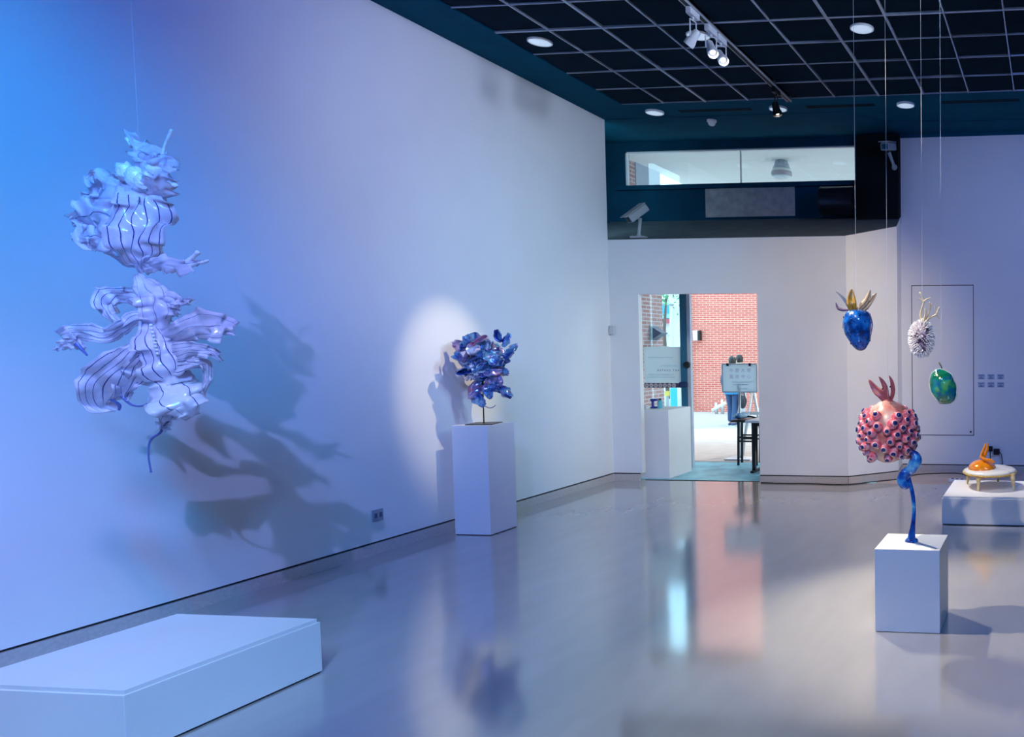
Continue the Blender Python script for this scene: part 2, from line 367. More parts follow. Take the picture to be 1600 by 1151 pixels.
for j in range(NYC+1):
    y = GY1-j*G; wdt = 0.005 if j != 4 else 0.010
    box('cross_bar', (GX0, 2.4, y-wdt, y+wdt, ZC+0.002, ZC+0.055), M_BAR, ceil)
struct(MB().box(GX0, 4.6, -4.0, GY1-NYC*G, ZC+0.03, 4.15).build('trim_6', M_PANEL))
for x0, x1 in ((-3.92, -3.13), (-2.53, -1.80), (-1.10, -0.30)):
    box('vent_slot', (x0, x1, 7.84, 7.862, ZC-0.004, ZC+0.02), M_BLACK, ceil)
    box('vent_slot', (x0, x1, 7.885, 7.907, ZC-0.004, ZC+0.02), M_BLACK, ceil)
# outlet and small box on the left wall
t = thing('wall_outlet', (XL, 5.051, 0.279), 'grey double power outlet low on the long white wall', 'outlet')
MB().box(XL, XL+0.008, 5.008, 5.094, 0.236, 0.322).build('cover_plate', mat('outlet_grey', (0.30, 0.33, 0.42), rough=0.4), t, bevel=0.002)
for dy in (-0.02, 0.02): box('socket', (XL+0.008, XL+0.0095, 5.051+dy-0.011, 5.051+dy+0.011, 0.262, 0.296), mat('socket_dark', (0.08, 0.1, 0.16)), t)
t = thing('wall_box', (-4.86, YF, 1.70), 'small pale grey box in the corner beside the entrance opening', 'wall box')
MB().box(-4.883, -4.825, YF-0.035, YF, 1.648, 1.745).build('housing', mat('box_grey', (0.55, 0.57, 0.60)), t, bevel=0.005)
box('side_slot', (-4.8845, -4.883, YF-0.03, YF-0.006, 1.66, 1.735), M_DARK, t)
# service hatch drawn by its joint in the back wall, small labels and sockets beside it
h = MB(); hx0, hx1, hz0, hz1 = -1.635, -0.885, 0.437, 2.236
for b in ((hx0, hx0+.008, hz0, hz1), (hx1-.008, hx1, hz0, hz1), (hx0, hx1, hz0, hz0+.008), (hx0, hx1, hz1-.010, hz1)): h.box(b[0], b[1], YB-0.0015, YB, b[2], b[3])
hd = MB().box(hx0+.008, hx1-.008, YB-0.004, YB, hz0+.008, hz1-.010).build('service_hatch', M_WALL, bw)
h.build('joint', M_DARK, hd); MB().lathe([(0.012, 0), (0.012, 0.004)], (hx1-0.04, YB-0.004, hz0+0.045), 10, (0, -1, 0)).build('lock', M_DARK, hd)
M_LAB = mat('label_card', (0.42, 0.50, 0.64), rough=0.5); M_INK = mat('label_ink', (0.14, 0.18, 0.32))
for r_, z in enumerate((1.143, 1.048)):
    for k, x in enumerate((-0.795, -0.680, -0.565)):
        t = tag(MB().box(x-0.042, x+0.042, YB-0.003, YB, z-0.030, z+0.030).build('wall_label', M_LAB),
                '%s of the three small wall labels in the %s row by the hatch' % (('leftmost', 'middle', 'rightmost')[k], ('upper', 'lower')[r_]), 'label', 'six wall labels')
        for dz, wd_ in ((0.017, 0.036), (-0.004, 0.02), (-0.019, 0.03)): box('text_line', (x-wd_, x+wd_-0.006, YB-0.0036, YB-0.003, z+dz-0.005, z+dz+0.005), M_INK, t)

# ------------------------------------------------------------------ ceiling fittings
names = [('nearest the long white wall', 'front'), ('beside the lamp track', 'front'), ('right of the lamp track', 'front'), ('nearest the long white wall', 'back'), ('beside the lamp track', 'back'), ('right of the lamp track', 'back')]
for k, (x, y) in enumerate(((-4.18, 6.01), (-2.826, 6.02), (-1.476, 6.02), (-4.187, 7.855), (-2.836, 7.873), (-1.48, 7.886))):
    z = 4.030 if k < 3 else ZC
    t = thing('ceiling_disc', (x, y, z), 'white round ceiling disc %s, %s row' % names[k], 'disc', 'round ceiling discs')
    MB().lathe([(0.094, 0), (0.094, 0.018), (0.086, 0.021), (0.084, 0.016)], (x, y, z), 32, (0, 0, -1)).build('rim', M_DISC, t, smooth=True, auto=True)
    MB().lathe([(0.085, 0.017), (0.04, 0.019), (0.0, 0.020)], (x, y, z), 32, (0, 0, -1)).build('diffuser_or_disc_face', mat('disc_added_glow', (0.74, 0.78, 0.82), rough=0.6, emit=(0.62, 0.80, 1.0), estr=0.55), t, smooth=True)  # faint glow added to brighten the white discs on the dark ceiling
t = thing('smoke_detector', (-3.719, 8.212, ZC), 'small white domed smoke detector on the dark ceiling above the window', 'detector')
MB().lathe([(0.052, 0), (0.052, 0.02), (0.045, 0.026)], t.location, 20, (0, 0, -1)).build('base_ring', M_DISC, t, smooth=True, auto=True)
MB().lathe([(0.040, 0.026), (0.036, 0.05), (0.02, 0.062), (0, 0.066)], t.location, 20, (0, 0, -1)).build('dome', M_DISC, t, smooth=True)
tr = thing('lamp_track', (-2.62, 2.0, ZC), 'long black lamp track with pale edges running along the ceiling', 'lamp track')
MB().box(-2.640, -2.600, -1.5, 7.60, 3.985, ZC).build('rail', M_BLKMET, tr)
for x in (-2.643, -2.601): box('rail_edge', (x, x+0.006, -1.5, 7.60, 3.980, 3.998), mat('track_edge', (0.62, 0.66, 0.74), rough=0.3, metal=0.5), tr)
def track_lamp(loc_y, target, label, body, power, color, angle, lit, head_len=0.15, head_r=0.036, drop=0.16, x=-2.62, blend=0.5, estr=70):
    base = Vector((x, loc_y, 3.985))
    t = thing('track_lamp', base, label, 'track lamp', 'lamps on the ceiling track')
    MB().box(x-0.020, x+0.020, loc_y-0.075, loc_y+0.075, 3.935, 3.985).build('adapter', body, t, bevel=0.004)
    piv = base+Vector((0.0, 0, -drop)); d = (Vector(target)-piv).normalized(); s_ = d.cross(Vector((0, 0, 1))).normalized()
    a = MB(); a.tube([base+Vector((0, 0, -0.05)), base+Vector((0, 0, -0.075))], 0.010, 8)
    for sg in (-1, 1): a.tube([base+Vector((0, 0, -0.075)), base+Vector((0, 0, -0.075))+s_*sg*(head_r+0.006), piv+s_*sg*(head_r+0.006)], 0.005, 6)
    a.build('yoke', body, t, smooth=True)
    st = piv-d*head_len*0.5
    MB().lathe([(head_r*0.55, 0), (head_r*0.85, 0.012), (head_r*0.9, head_len*0.55), (head_r*1.15, head_len*0.75), (head_r*1.18, head_len), (head_r*1.06, head_len), (head_r*1.0, head_len*0.86)], st, 20, d).build('lamp_head', body, t, smooth=True, auto=True)
    em = mat('lamp_glow_%s' % ('on' if lit else 'off'), (0.9, 0.9, 0.88), emit=(1.0, 0.9, 0.75) if lit else (0, 0, 0), estr=estr if lit else 0)
    MB().lathe([(head_r*1.0, head_len*0.84), (0, head_len*0.88)], st, 20, d).build('lens', em, t, smooth=True)
    if power: lamp('track_or_fill_spot', 'SPOT', st+d*(head_len+0.02), target, power, color, 0.025, angle, blend)
    return t
M_LAMPW = mat('lamp_body_white', (0.66, 0.68, 0.76), rough=0.4)
track_lamp(5.50, (-4.70, 5.74, 1.42), 'white track lamp turned away toward the flower sculpture, first on the track', M_LAMPW, 250, (1.0, 0.84, 0.56), 21, True, 0.13, 0.034, 0.20, blend=0.75)
track_lamp(5.80, (-0.85, 4.0, 0.7), 'glowing white track lamp, nearer of the lit pair', M_LAMPW, 230, (1.0, 0.96, 0.85), 42, True)
track_lamp(5.98, (0.2, 3.2, 0.2), 'glowing white track lamp, farther of the lit pair', M_LAMPW, 260, (1.0, 0.96, 0.80), 56, True)
track_lamp(7.22, (-1.7, 7.3, 0.0), 'black track lamp with a warm glow at the far track end', M_BLKMET, 70, (1.0, 0.72, 0.45), 50, True, 0.13, 0.040, 0.19)
# security cameras
def sec_camera(base, tip, dirv, label, wall):
    t = thing('security_camera', base, label, 'camera', 'security cameras')
    b, p, d = Vector(base), Vector(tip), Vector(dirv).normalized(); sx = d.cross(Vector((0, 0, 1))).normalized(); u = sx.cross(d)
    if wall: MB().lathe([(0.035, 0), (0.03, 0.014)], b, 12, (1, 0, 0) if wall == 'x' else (0, -1, 0)).build('mount_plate', M_CAMGREY, t)
    else: MB().box(b.x-0.085, b.x+0.085, b.y-0.04, b.y+0.04, b.z-0.005, b.z+0.018).build('mount_plate', M_CAMGREY, t, bevel=0.004)
    MB().tube([b, b.lerp(p, 0.25), b.lerp(p, 0.6), p], [0.028, 0.018, 0.018, 0.022], 10).build('bracket', M_CAMGREY, t, smooth=True)
    c_ = p+u*0.06
    hs = MB().obox(c_, d*0.135, sx*0.052, u*0.042).build('housing', M_CAMGREY, t, bevel=0.012)
    MB().obox(c_+u*0.052+d*0.02, d*0.15, sx*0.060, u*0.005).build('sun_shield', M_CAMGREY, t, bevel=0.004)
    MB().obox(c_+d*0.1355, d*0.003, sx*0.040, u*0.030).build('front_window', mat('camera_glass', (0.02, 0.06, 0.10), rough=0.1), t)
    MB().lathe([(0.022, 0), (0.022, 0.004)], c_+d*0.138, 14, d).build('lens', M_BLKMET, t)
sec_camera((-4.55, 8.125, ROOF(0, 8.125)+0.006), (-4.53, 8.125, 2.94), (-0.38, -0.72, -0.66), 'grey box camera standing on the lobby ledge left of the window', None)
sec_camera((-1.80, 8.86, 3.60), (-1.835, 8.72, 3.74), (-0.12, -0.9, -0.2), 'grey box camera on the black pillar right of the window', 'y')
# duct
t = thing('air_duct', (-2.46, 8.80, 3.22), 'short round black air duct below the right end of the window', 'duct')
MB().lathe([(0.160, 0), (0.162, 0.01), (0.162, 0.39), (0.160, 0.40)], (-2.665, 8.80, 3.215), 32, (1, 0, 0)).build('pipe', mat('duct_black', (0.02, 0.025, 0.04), rough=0.28, metal=0.6), t, smooth=True, auto=True)
MB().lathe([(0.166, 0), (0.166, 0.02)], (-2.66, 8.80, 3.215), 32, (1, 0, 0)).build('collar', M_BLKMET, t, smooth=True, auto=True)

# ------------------------------------------------------------------ plinths and pedestals
def plinth(name, x0, x1, y0, y1, h, label, slab=True, gap=0.008):
    t = thing(name, ((x0+x1)/2, (y0+y1)/2, 0), label, 'plinth' if slab else 'pedestal')
    box('toe_base', (x0+0.006, x1-0.006, y0+0.006, y1-0.006, 0, gap+0.002), M_DARK, t)
    hb = h-(0.017 if slab else 0)
    MB().box(x0, x1, y0, y1, gap, hb).build('body', M_PLINTH, t, bevel=0.0015)
    if slab: MB().box(x0+0.008, x1-0.008, y0+0.008, y1-0.008, hb, h).build('top_slab', M_PLINTH, t, bevel=0.0015)
    return t
plinth('low_plinth', -4.085, -3.348, 2.388, 3.138, 0.2554, 'low white square plinth under the hanging frilled sculpture')
plinth('low_plinth', -0.892, -0.09, 6.28, 7.075, 0.242, 'low white square plinth under the egg table sculpture')
plinth('tall_pedestal', -4.7415, -4.4364, 5.596, 5.8997, 0.8816, 'tall white pedestal carrying the blue flower sculpture', False, 0.006)
plinth('short_pedestal', -0.9066, -0.5615, 3.8609, 4.1932, 0.4418, 'short white pedestal under the pomegranate with eyes', False, 0.003)
plinth('doorway_pedestal', -4.72, -4.305, 8.225, 8.76, 0.790, 'white pedestal just inside the glass beyond the entrance opening', False, 0.004)

# ------------------------------------------------------------------ hanging frilled sculpture
def striped_mat(name, base, line, edge, half=0.05):
    """u of the uv map counts the painted veins, v runs along the petal"""
    m = bpy.data.materials.new(name); m.use_nodes = True; nt = m.node_tree; b = nt.nodes['Principled BSDF']; L = nt.links.new
    uv = nt.nodes.new('ShaderNodeUVMap'); uv.uv_map = 'uv'; sp = nt.nodes.new('ShaderNodeSeparateXYZ'); L(uv.outputs[0], sp.inputs[0])
    tc = nt.nodes.new('ShaderNodeTexCoord'); nz = nt.nodes.new('ShaderNodeTexNoise'); nz.inputs['Scale'].default_value = 14; nz.inputs['Detail'].default_value = 3
    L(tc.outputs['Object'], nz.inputs['Vector'])
    def math_(op, a, b_=None):
        n = nt.nodes.new('ShaderNodeMath'); n.operation = op
        for i, q in enumerate((a, b_)):
            if q is None: continue
            if isinstance(q, (int, float)): n.inputs[i].default_value = q
            else: L(q, n.inputs[i])
        return n.outputs[0]
    u = math_('ADD', sp.outputs[0], math_('MULTIPLY', math_('SUBTRACT', nz.outputs['Fac'], 0.5), 0.35))
    d = math_('ABSOLUTE', math_('SUBTRACT', math_('FRACT', u), 0.5))
    ln = math_('LESS_THAN', d, half)
    lim = math_('MULTIPLY', math_('GREATER_THAN', sp.outputs[1], 0.06), math_('LESS_THAN', sp.outputs[1], 0.86))
    ln = math_('MULTIPLY', ln, lim)
    mx = nt.nodes.new('ShaderNodeMix'); mx.data_type = 'RGBA'; L(nz.outputs['Fac'], mx.inputs[0]); mx.inputs[6].default_value = (*base, 1); mx.inputs[7].default_value = (*edge, 1)
    mx2 = nt.nodes.new('ShaderNodeMix'); mx2.data_type = 'RGBA'; L(ln, mx2.inputs[0]); L(mx.outputs[2], mx2.inputs[6]); mx2.inputs[7].default_value = (*line, 1)
    L(mx2.outputs[2], b.inputs['Base Color']); b.inputs['Roughness'].default_value = 0.16; b.inputs['Coat Weight'].default_value = 0.8
    b.inputs['Specular IOR Level'].default_value = 0.6
    tr_ = nt.nodes.new('ShaderNodeBsdfTranslucent'); L(mx2.outputs[2], tr_.inputs[0])
    ms = nt.nodes.new('ShaderNodeMixShader'); ms.inputs[0].default_value = 0.40; L(b.outputs[0], ms.inputs[1]); L(tr_.outputs[0], ms.inputs[2])
    tp = nt.nodes.new('ShaderNodeBsdfTransparent'); tp.inputs[0].default_value = (0.85, 0.88, 1.0, 1); m3 = nt.nodes.new('ShaderNodeMixShader')
    mr = nt.nodes.new('ShaderNodeMapRange'); mr.inputs['From Min'].default_value = 0.35; mr.inputs['From Max'].default_value = 0.7; mr.inputs['To Min'].default_value = 0.02; mr.inputs['To Max'].default_value = 0.34
    L(nz.outputs['Fac'], mr.inputs['Value']); L(mr.outputs[0], m3.inputs[0]); L(ms.outputs[0], m3.inputs[1]); L(tp.outputs[0], m3.inputs[2])
    L(m3.outputs[0], nt.nodes['Material Output'].inputs[0])
    return m
M_PETAL = striped_mat('translucent_petal', (0.96, 0.92, 0.97), (0.05, 0.06, 0.30), (0.84, 0.82, 0.97))
M_PETAL2 = striped_mat('translucent_petal_few_veins', (0.96, 0.92, 0.97), (0.05, 0.06, 0.30), (0.84, 0.82, 0.97), 0.018)
M_PEARL = mat('pearly_resin', (0.85, 0.90, 0.98), rough=0.12, coat=1.0, var=0.1, scale=30, bump=0.7, bscale=70)
M_VEIN = mat('dark_blue_vein', (0.10, 0.13, 0.36), rough=0.3)
def petal(root, pts, Y0, veins=4, ruff=0.02, cup=0.03, jag=0.18, n=44, m=14, seed=0, waves=3.0, mt=None, name='petal', solid=0.0022):
    """a frilled sheet: pts are (px, py, depth offset, half width in px) along its midrib"""
    sp = catmull(pts, n); P = [at(a, b, Y0+c) for a, b, c, w in sp]; mb = MB(); mb.uv = []
    ns = Vector((seed*3.7, seed*1.3, 0)); vs = []
    for i in range(n+1):
        a, b = P[max(i-1, 0)], P[min(i+1, n)]; t = (b-a).normalized(); view = (P[i]-CAM).normalized()
        side = t.cross(view).normalized(); mpp = (P[i]-CAM).dot(FWD)/F_PX; w = max(sp[i][3], 0.5)*mpp; v = i/n
        for j in range(m+1):
            u = 2*j/m-1; sd = 10 if u > 0 else 0
            lobe = noise.noise(ns+Vector((v*6, sd, 0)))*1.2+0.9*noise.noise(ns+Vector((v*15, sd+20, 0)))+0.8*max(0, noise.noise(ns+Vector((v*30, sd+40, 0))))
            e = 1+1.5*jag*lobe*abs(u)**3
            ph = 2*math.pi*waves*v+seed+(1.9 if u > 0 else 0); k2 = abs(u)**1.5*(0.4+v)
            dep = ruff*k2*(1.25*math.sin(ph)+0.6*math.sin(ph*2.3+seed))+0.6*cup*(u*u-0.4)*math.sin(math.pi*min(1, v*1.1+0.1))+0.9*ruff*noise.noise(ns+Vector((v*8, u*2.5, 5)))
            fold = 0.10*w*math.sin(ph*0.9+3*u)*(1-abs(u)*0.5)
            q = P[i]+side*(u*e*w+0.12*w*math.sin(ph*0.7)*abs(u)+fold)+view*dep+t*(ruff*0.7*abs(u)*math.sin(ph*1.6+1))
            vs.append(q); mb.uv.append(((u*0.5+0.5)*veins, v))
    fs = [(i*(m+1)+j, i*(m+1)+j+1, (i+1)*(m+1)+j+1, (i+1)*(m+1)+j) for i in range(n) for j in range(m)]
    mb.add(vs, fs); return mb.build(name, mt or (M_PETAL if veins > 3 else M_PETAL2), root, smooth=True, solid=solid)
def tendril(root, pts, Y0, mt, name='tendril', n=24):
    sp = catmull(pts, n); mpp = lambda p: (p-CAM).dot(FWD)/F_PX; P = [at(a, b, Y0+c) for a, b, c, w in sp]
    return MB().tube(P, [max(0.3, s_[3])*mpp(p) for s_, p in zip(sp, P)], 8).build(name, mt, root, smooth=True)
HY = 2.76
hs = thing('frilled_sculpture', at(222, 424, HY), 'pale violet frilled petal sculpture with dark veins hanging before the blue wall', 'sculpture')
# upper bloom
petal(hs, [(222, 424, 0, 3), (216, 404, -.03, 18), (213, 382, -.05, 30), (217, 350, -.05, 36), (221, 318, -.03, 30), (224, 290, 0, 18)], HY, 6, .024, .07, .12, seed=1)
petal(hs, [(221, 420, .05, 4), (205, 398, .08, 24), (196, 370, .10, 42), (196, 330, .10, 44), (196, 296, .08, 34), (200, 275, .06, 18)], HY, 2, .02, -.05, .14, seed=2)
petal(hs, [(206, 395, 0, 14), (178, 378, -.02, 18), (150, 370, -.03, 15), (128, 368, -.02, 12), (114, 362, 0, 5)], HY, 1, .02, .04, .30, seed=3)
petal(hs, [(200, 350, 0, 26), (172, 338, -.03, 24), (146, 334, -.03, 20), (124, 340, 0, 13), (112, 346, 0, 4)], HY, 1, .025, .03, .35, seed=4)
petal(hs, [(200, 330, .03, 22), (172, 318, .02, 20), (150, 312, .02, 15), (127, 304, .03, 4)], HY, 0, .02, .02, .4, seed=5)
petal(hs, [(205, 305, 0, 22), (184, 292, -.01, 18), (164, 280, 0, 11), (146, 270, 0, 6), (139, 278, 0, 5), (142, 291, 0, 2)], HY, 0, .018, .03, .35, seed=6)
petal(hs, [(218, 312, 0, 16), (229, 285, -.01, 14), (232, 258, 0, 12), (226, 236, 0, 15), (212, 224, 0, 9), (198, 204, 0, 2)], HY, 0, .016, .03, .35, seed=7)
petal(hs, [(228, 262, 0, 8), (236, 246, 0, 12), (246, 238, 0, 8), (247, 250, 0, 3)], HY, 0, .012, .02, .35, seed=8)
petal(hs, [(232, 305, 0, 16), (243, 286, -.02, 18), (252, 268, -.02, 16), (262, 252, 0, 12), (270, 262, 0, 3)], HY, 0, .016, .03, .35, seed=9)
petal(hs, [(240, 290, 0, 7), (255, 280, 0, 5), (266, 283, 0, 2)], HY, 0, .006, .01, .2, seed=10)
tendril(hs, [(253, 262, 0, 5), (254, 245, 0, 3), (257, 228, 0, 1.8), (263, 214, 0, 1.8), (268, 204, 0, 2.2), (269, 202, 0, 1)], HY, M_PEARL)
tendril(hs, [(259, 282, 0, 1.5), (266, 285, 0, 2.0), (273, 289, 0, 4.0), (278, 290, 0, 1.2)], HY, M_PEARL, 'droplet')
tendril(hs, [(199, 216, 0, 3.2), (202, 222, 0, 2.5), (207, 228, 0, 4)], HY, M_PEARL)
for k, (x, y, a, b) in enumerate(((196, 268, 11, 15), (212, 278, 13, 18), (225, 284, 9, 14), (243, 266, 10, 12), (238, 275, 8, 9))):
    p = at(x, y, HY-.02); s_ = (p-CAM).dot(FWD)/F_PX
    MB().sphere(p, (a*s_, 0.03, b*s_), 18, 12, lambda d: 1+0.25*noise.noise(d*2.6+Vector((x, 0, 0)))).build('pearl_lump', M_PEARL, hs, smooth=True)
petal(hs, [(219, 418, 0, 6), (238, 412, -.01, 11), (260, 410, -.02, 11), (285, 413, -.02, 12), (300, 411, 0, 7), (312, 409, 0, 2)], HY, 0, .014, .02, .45, seed=11)
petal(hs, [(222, 424, 0, 5), (240, 417, 0, 8), (268, 417, 0, 8), (292, 420, 0, 3)], HY, 0, .012, .02, .3, seed=12)
tendril(hs, [(294, 408, 0, 4), (303, 400, 0, 3), (309, 394, 0, 3.6), (311, 392, 0, 1.5)], HY, M_PEARL)
tendril(hs, [(298, 415, 0, 3.5), (310, 411, 0, 2.2), (320, 409, 0, 2.8), (326, 406, 0, 1.4)], HY, M_PEARL)
# lower figure
petal(hs, [(216, 426, 0, 3), (226, 444, -.02, 13), (238, 462, -.04, 20), (243, 486, -.04, 19), (240, 510, -.03, 13)], HY, 3, .014, .04, .15, seed=20)
petal(hs, [(240, 478, 0, 16), (262, 470, -.01, 14), (282, 473, 0, 7), (301, 467, 0, 2)], HY, 2, .016, .03, .35, seed=21)
petal(hs, [(252, 490, 0, 14), (266, 484, 0, 10), (278, 480, 0, 5)], HY, 0, .012, .02, .4, seed=22)
petal(hs, [(232, 478, .02, 12), (210, 462, .02, 11), (192, 460, .03, 12), (174, 462, .03, 17), (164, 476, .02, 12), (172, 492, .02, 8), (186, 503, .02, 3)], HY, 4, .025, .03, .25, seed=23)
petal(hs, [(240, 500, 0, 14), (212, 496, -.01, 11), (188, 512, -.02, 11), (164, 524, -.02, 11), (138, 519, -.02, 13), (112, 516, 0, 12), (92, 522, 0, 5)], HY, 4, .022, .025, .15, seed=24)
petal(hs, [(128, 530, 0, 12), (110, 534, 0, 11), (96, 541, 0, 6), (87, 547, 0, 2)], HY, 0, .015, .01, .35, seed=25)
tendril(hs, [(120, 537, 0, 4), (128, 546, 0, 2.2), (136, 555, 0, 1.2)], HY, M_VEIN)
petal(hs, [(238, 532, -.02, 7), (218, 544, -.04, 15), (196, 566, -.05, 26), (176, 588, -.05, 32), (162, 612, -.03, 28), (160, 634, 0, 16), (182, 641, .01, 3)], HY, 7, .024, .04, .10, seed=26, waves=2)
petal(hs, [(240, 538, 0, 7), (228, 560, -.02, 13), (210, 584, -.02, 15), (196, 606, -.01, 13), (192, 622, 0, 4)], HY, 4, .018, .02, .2, seed=27)
tendril(hs, [(190, 618, 0, 2.5), (205, 632, 0, 1.6), (222, 634, 0, 1.5), (236, 627, 0, 1.5), (246, 618, 0, 1.2)], HY, M_VEIN)
tendril(hs, [(170, 622, 0, 1.6), (186, 632, 0, 2.2), (186, 641, 0, 1.2)], HY, M_VEIN)
petal(hs, [(236, 500, -.02, 8), (240, 522, -.05, 18), (248, 548, -.06, 26), (260, 576, -.05, 26), (270, 600, -.03, 16)], HY, 5, .014, .03, .12, seed=28)
petal(hs, [(242, 528, -.02, 12), (268, 522, -.04, 15), (298, 512, -.05, 20), (328, 508, -.05, 25), (350, 512, -.03, 20), (366, 518, 0, 6)], HY, 3, .02, .03, .14, seed=29)
petal(hs, [(242, 548, 0, 10), (272, 550, -.03, 13), (304, 546, -.04, 13), (328, 550, -.02, 8), (346, 563, 0, 2)], HY, 5, .016, .02, .12, seed=30)
petal(hs, [(250, 560, 0, 20), (276, 566, -.02, 18), (304, 568, -.03, 10), (322, 568, 0, 6), (324, 590, 0, 5), (318, 614, 0, 3)], HY, 4, .016, .02, .2, seed=31)
petal(hs, [(252, 575, 0, 18), (262, 598, -.03, 24), (276, 620, -.05, 31), (292, 638, -.04, 24), (302, 650, 0, 8)], HY, 2, .018, .04, .16, seed=32)
petal(hs, [(252, 584, .03, 10), (252, 606, .03, 10), (262, 630, .02, 16), (276, 642, .02, 6)], HY, 0, .018, .02, .3, seed=33)
petal(hs, [(274, 640, 0, 8), (262, 652, -.01, 9), (256, 664, 0, 7), (262, 672, 0, 3)], HY, 2, .012, .01, .4, seed=34)
tendril(hs, [(270, 650, 0, 1.5), (256, 666, 0, 1.6), (250, 676, 0, 1.8), (238, 684, 0, 1.9), (233, 694, 0, 1.3), (232, 712, 0, 1.2), (235, 732, 0, 1.2), (236, 738, 0, 1.6)], HY, M_VEIN)
for k in range(9):
    x = 236+k*1.2; y = 508+k*5.5
    p = at(x, y, HY-.075); MB().sphere(p, 0.006, 8, 6).build('bead', M_PEARL, hs, smooth=True)
p = at(217, 222, HY); MB().tube([p, (p.x, p.y, 4.06)], 0.0004, 5).build('wire', M_WIRE, hs)

# ------------------------------------------------------------------ blue flower sculpture on the tall pedestal
def iri_mat(name, shift):
    st = [(0.20, (0.015, 0.03, 0.20)), (0.36, (0.05, 0.13, 0.62)), (0.47, (0.20, 0.55, 0.85)), (0.56, (0.30, 0.22, 0.62)), (0.66, (0.62, 0.50, 0.80)), (0.78, (0.70, 0.16, 0.32))]
    st = [(min(1, max(0, p+shift)), tuple(q*0.75 for q in c)) for p, c in st]
    return ramp_mat(name, st, 11, rough=0.16, coat=1.0, spec=0.8, metal=0.4, distort=0.8)
IRI = [*[iri_mat('iridescent_blue', 0.10), iri_mat('iridescent_violet', -0.02), iri_mat('iridescent_pink', -0.14)], ramp_mat('iridescent_pearl', [(0.35, (0.25, 0.45, 0.80)), (0.5, (0.75, 0.82, 0.92)), (0.65, (0.80, 0.66, 0.85))], 9, rough=0.15, coat=1.0, metal=0.2)]
FY = 5.75
fl = thing('flower_sculpture', (-4.585, FY, 0.8816), 'iridescent blue crumpled flower sculpture on a thin black rod', 'sculpture')
MB().box(-4.685, -4.485, FY-0.10, FY+0.10, 0.8816, 0.888, 0.3).build('base_plate', M_BLKMET, fl, bevel=0.001)
MB().tube([(-4.585, FY, 0.885), (-4.585, FY, 1.06), (-4.583, FY, 1.30)], [0.0045, 0.0045, 0.006], 8).build('rod', M_BLKMET, fl, smooth=True)
MB().sphere((-4.585, FY, 1.045), 0.020, 12, 8).build('knot', M_BLKMET, fl, smooth=True)
def curl(root, c, nrm, up, size, bend, mt, seed, asp=1.2, nn=10, wf=0.5):
    """a curled leaf-like sheet around the point c"""
    nrm, up = Vector(nrm).normalized(), Vector(up); s_ = nrm.cross(up).normalized(); up = s_.cross(nrm); mb = MB(); vs = []; ns = Vector((seed*2.1, seed*0.7, 3))
    for i in range(nn+1):
        v = i/nn; wv = math.sin(math.pi*(0.06+0.88*v))**0.7
        for j in range(nn+1):
            u = 2*j/nn-1
            x = u*size*wf*wv; y = (v-0.5)*size*asp; z = bend*size*(u*u*wv*0.9+1.3*(v-0.4)**2)+size*0.22*noise.noise(ns+Vector((u*1.6, v*3.4, 0)))+size*0.10*noise.noise(ns+Vector((u*4, v*7, 9)))
            vs.append(Vector(c)+s_*(x+size*0.15*noise.noise(ns+Vector((v*4, 7, u))))+up*(y+size*0.14*noise.noise(ns+Vector((u*4, v, 5))))+nrm*z)
    mb.add(vs, [(i*(nn+1)+j, i*(nn+1)+j+1, (i+1)*(nn+1)+j+1, (i+1)*(nn+1)+j) for i in range(nn) for j in range(nn)])
    return mb.build('petal', mt, root, smooth=True, solid=0.003)
R2 = random.Random(21)
fc = Vector((-4.572, FY, 1.405))
for k in range(84):
    z = 1-2*(k+0.5)/84; a = k*2.39996; r = math.sqrt(1-z*z); d = Vector((r*math.cos(a), r*math.sin(a), z))
    rad = R2.uniform(0.07, 0.165); s_ = R2.uniform(0.06, 0.115)
    tw = Vector((R2.uniform(-1, 1), R2.uniform(-1, 1), R2.uniform(-0.3, 1)))
    dd = (d+0.6*Vector((R2.uniform(-1, 1), R2.uniform(-1, 1), R2.uniform(-1, 1)))).normalized()
    curl(fl, fc+Vector((d.x*rad, d.y*rad, d.z*rad*1.12)), dd, tw+d.orthogonal()*0.5, s_, R2.uniform(-1.6, 1.3), IRI[R2.choice((0, 0, 0, 1, 1, 2, 3))], k, *((1.2, 10, 0.5) if k % 2 else (2.1, 14, 0.22)))
for k, (x, y, s_, mi, ang) in enumerate(((722, 543, .10, 2, 2.6), (730, 537, .08, 2, 1.9), (728, 560, .12, 0, 2.2), (741, 606, .11, 2, 1.3), (744, 622, .09, 0, 2.4), (788, 530, .07, 0, 1.3), (782, 524, .06, 0, 1.8),
        (799, 543, .06, 0, 0.6), (800, 554, .07, 0, 0.7), (795, 565, .05, 1, 0.1), (787, 580, .06, 1, 5.8), (764, 610, .09, 0, 2.0), (776, 604, .08, 0, 0.5), (787, 612, .08, 0, 5.5), (780, 596, .05, 2, 1.6), (760, 598, .08, 1, 1.4), (771, 592, .07, 2, 0.4), (752, 628, .06, 0, 2.2))):
    p = at(x, y, FY-0.02); curl(fl, p, (R2.uniform(-.4, .4), -1, R2.uniform(-.3, .4)), (math.cos(ang), 0.2, math.sin(ang)), s_, R2.uniform(-0.8, 0.8), IRI[mi], 100+k, 1.7)
def px_tube(root, pts, Y0, r, mt, name): 
    return MB().tube([at(a, b, Y0) for a, b in [q[:2] for q in catmull(pts, 16)]], r, 6).build(name, mt, root, smooth=True)
px_tube(fl, [(756, 612), (748, 612), (742, 615)], FY, 0.006, IRI[0], 'tendril')
px_tube(fl, [(757, 634), (764, 637), (770, 636), (774, 633)], FY, 0.004, IRI[2], 'tendril')
